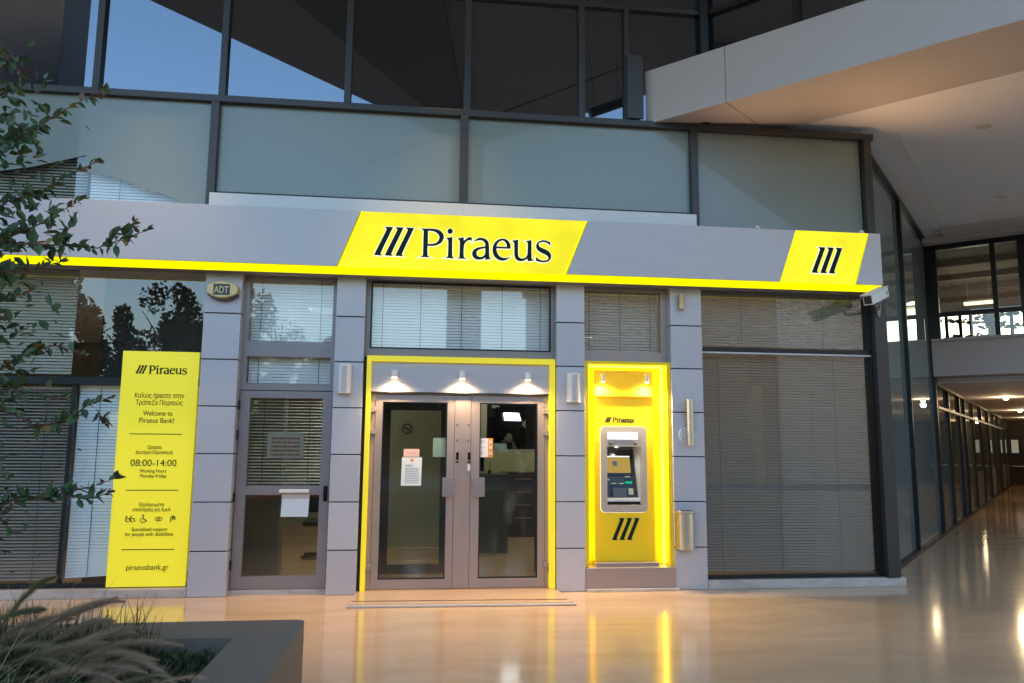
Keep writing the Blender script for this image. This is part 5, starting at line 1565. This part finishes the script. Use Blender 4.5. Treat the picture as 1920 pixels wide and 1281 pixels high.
# ------------------------------------------------------------------ shrub reaching in from beside the planter
BR = [
 [(-2.40,2.60),(-2.12,2.96),(-1.91,3.05),(-1.80,3.14),(-1.68,3.22),(-1.57,3.30)],
 [(-2.37,2.34),(-2.08,2.77),(-1.89,2.83),(-1.78,2.91),(-1.64,2.99)],
 [(-2.35,2.14),(-2.01,2.54),(-1.95,2.59),(-1.83,2.65),(-1.76,2.69),(-1.66,2.76)],
 [(-2.37,2.14),(-2.03,2.48),(-1.87,2.51),(-1.70,2.51),(-1.55,2.50),(-1.43,2.56),(-1.32,2.60)],
 [(-1.87,2.51),(-1.78,2.54),(-1.76,2.61)],
 [(-1.70,2.51),(-1.68,2.58),(-1.67,2.63)],
 [(-1.67,2.51),(-1.63,2.58),(-1.62,2.62)],
 [(-1.55,2.50),(-1.52,2.58),(-1.50,2.62)],
 [(-1.49,2.53),(-1.44,2.60),(-1.42,2.66)],
 [(-2.34,2.04),(-2.02,2.35),(-1.85,2.37),(-1.69,2.42)],
 [(-2.30,1.64),(-1.98,1.94),(-1.85,2.01),(-1.75,2.04),(-1.64,2.00)],
 [(-2.29,1.52),(-1.97,1.84),(-1.81,1.80),(-1.65,1.78)],
 [(-2.28,1.45),(-1.96,1.69),(-1.85,1.72),(-1.75,1.67)],
 [(-1.89,1.64),(-1.70,1.67),(-1.60,1.75),(-1.51,1.79)],
 [(-1.61,1.74),(-1.58,1.69),(-1.56,1.67)],
 [(-2.24,1.07),(-1.92,1.30),(-1.76,1.31),(-1.65,1.34),(-1.56,1.36),(-1.46,1.40)],
 [(-1.70,1.33),(-1.58,1.30),(-1.48,1.33)],
 [(-2.46,3.24),(-2.12,3.48),(-2.05,3.47),(-1.99,3.39)],
 [(-2.42,2.86),(-2.10,3.18),(-1.97,3.12),(-1.92,3.04)],
 [(-2.32,1.89),(-2.01,2.22),(-1.92,2.25),(-1.86,2.29)],
 [(-2.26,1.25),(-1.94,1.47),(-1.86,1.50),(-1.77,1.44)],
 [(-2.41,2.70),(-2.07,2.85),(-1.99,2.82),(-1.93,2.78)],
]
rnd = random.Random(44)
sh = thing("flowering_shrub", "leafy shrub with red tipped sprays reaching across the shop front from the planter", "shrub", (-2.45, -4.6, 0.35))
tb, lb = MB(), MB()
for k in range(4):
    a = k * 1.6
    tb.tube([(-2.5 + 0.04 * cos(a), -4.6 + 0.04 * sin(a), 0.33), (-2.45 + 0.08 * cos(a), -4.6 + 0.1 * sin(a), 1.4), (-2.42 + 0.1 * cos(a), -4.6 + 0.12 * sin(a), 2.6), (-2.5, -4.6 + 0.2 * sin(a), 3.7)], [0.025, 0.02, 0.014, 0.004], 7)
def leaf(b, p, d, L, mi, rnd):
    d = d.normalized()
    s1 = d.cross(Vector((rnd.gauss(0, .6), rnd.gauss(0, .6), 1))).normalized()
    n_ = s1.cross(d)
    wd = L * rnd.uniform(0.23, 0.31)
    bend = n_ * L * rnd.uniform(-0.15, 0.1)
    fold = n_ * wd * 0.35
    P = [p, p + d * L * 0.28 + s1 * wd * 0.85 + fold, p + d * L * 0.6 + s1 * wd * 0.85 + fold + bend * 0.5, p + d * L + bend, p + d * L * 0.6 - s1 * wd * 0.85 + fold + bend * 0.5, p + d * L * 0.28 - s1 * wd * 0.85 + fold, p + d * L * 0.3, p + d * L * 0.62 + bend * 0.5]
    b.add(P, [(0, 1, 6), (1, 2, 7, 6), (2, 3, 7), (0, 6, 5), (5, 6, 7, 4), (4, 7, 3)], mi)
BACK = [[(-4.95 - x, z + 0.12) for x, z in br_] for br_ in BR if len(br_) > 3]
for bi, br_ in enumerate(BR + BACK):
    y0 = -4.6 + rnd.uniform(-0.25, 0.25) - (0.1 if bi >= len(BR) else 0)
    pts = [Vector((x, y0 + rnd.uniform(-0.03, 0.03), z)) for x, z in br_]
    tb.tube(pts, [max(0.0018, 0.0075 * (1 - i / (len(pts) - 0.6))) if len(pts) > 3 else 0.0022 for i in range(len(pts))], 6)
    tot = sum((pts[i + 1] - pts[i]).length for i in range(len(pts) - 1))
    n = int(tot / 0.021)
    for k in range(n):
        u = (k + rnd.random()) / n
        s_ = u * tot
        i = 0
        while i < len(pts) - 2 and s_ > (pts[i + 1] - pts[i]).length:
            s_ -= (pts[i + 1] - pts[i]).length
            i += 1
        seg = pts[i + 1] - pts[i]
        p = pts[i] + seg.normalized() * s_
        for q in range(2 if u > 0.2 else 1):
            d = seg.normalized() * rnd.uniform(0.2, 1.0) + Vector((rnd.gauss(0, 0.5), rnd.gauss(0, 0.6), rnd.gauss(0.05, 0.75)))
            L = rnd.uniform(0.04, 0.085) * (1.0 if u < 0.75 else 0.65)
            mi = 2 if (u > 0.88 and rnd.random() < 0.4) else (3 if rnd.random() < 0.03 else rnd.choice((0, 0, 1)))
            leaf(lb, p, d, L, mi, rnd)
    for q in range(4):
        leaf(lb, pts[-1], (pts[-1] - pts[-2]).normalized() + Vector((rnd.gauss(0, 0.4), rnd.gauss(0, 0.4), rnd.gauss(0.1, 0.4))), rnd.uniform(0.025, 0.04), 2 if rnd.random() < 0.55 else 0, rnd)
for i in range(900):            # leaves about the stems and on the far side
    p = Vector((-2.62 + rnd.gauss(0, 0.2), -4.65 + rnd.gauss(0, 0.22), rnd.uniform(1.1, 3.8)))
    if p.x > -2.22: continue
    leaf(lb, p, Vector((rnd.gauss(0, 0.7), rnd.gauss(0, 0.7), rnd.gauss(0, 0.7))), rnd.uniform(0.035, 0.075), rnd.choice((0, 1)), rnd)
for i in range(1250):           # dense heart of the shrub
    z = rnd.uniform(0.9, 3.5)
    p = Vector((-2.07 + rnd.gauss(0, 0.11) - 0.05 * abs(z - 2.0), -4.6 + rnd.gauss(0, 0.2), z))
    leaf(lb, p, Vector((rnd.gauss(0.3, 0.7), rnd.gauss(0, 0.7), rnd.gauss(0, 0.7))), rnd.uniform(0.035, 0.075), rnd.choice((0, 1, 1, 0)) if rnd.random() > 0.02 else 3, rnd)
tb.build("stems", M_TWIG, sh)
lb.build("foliage", M_LEAF, sh)
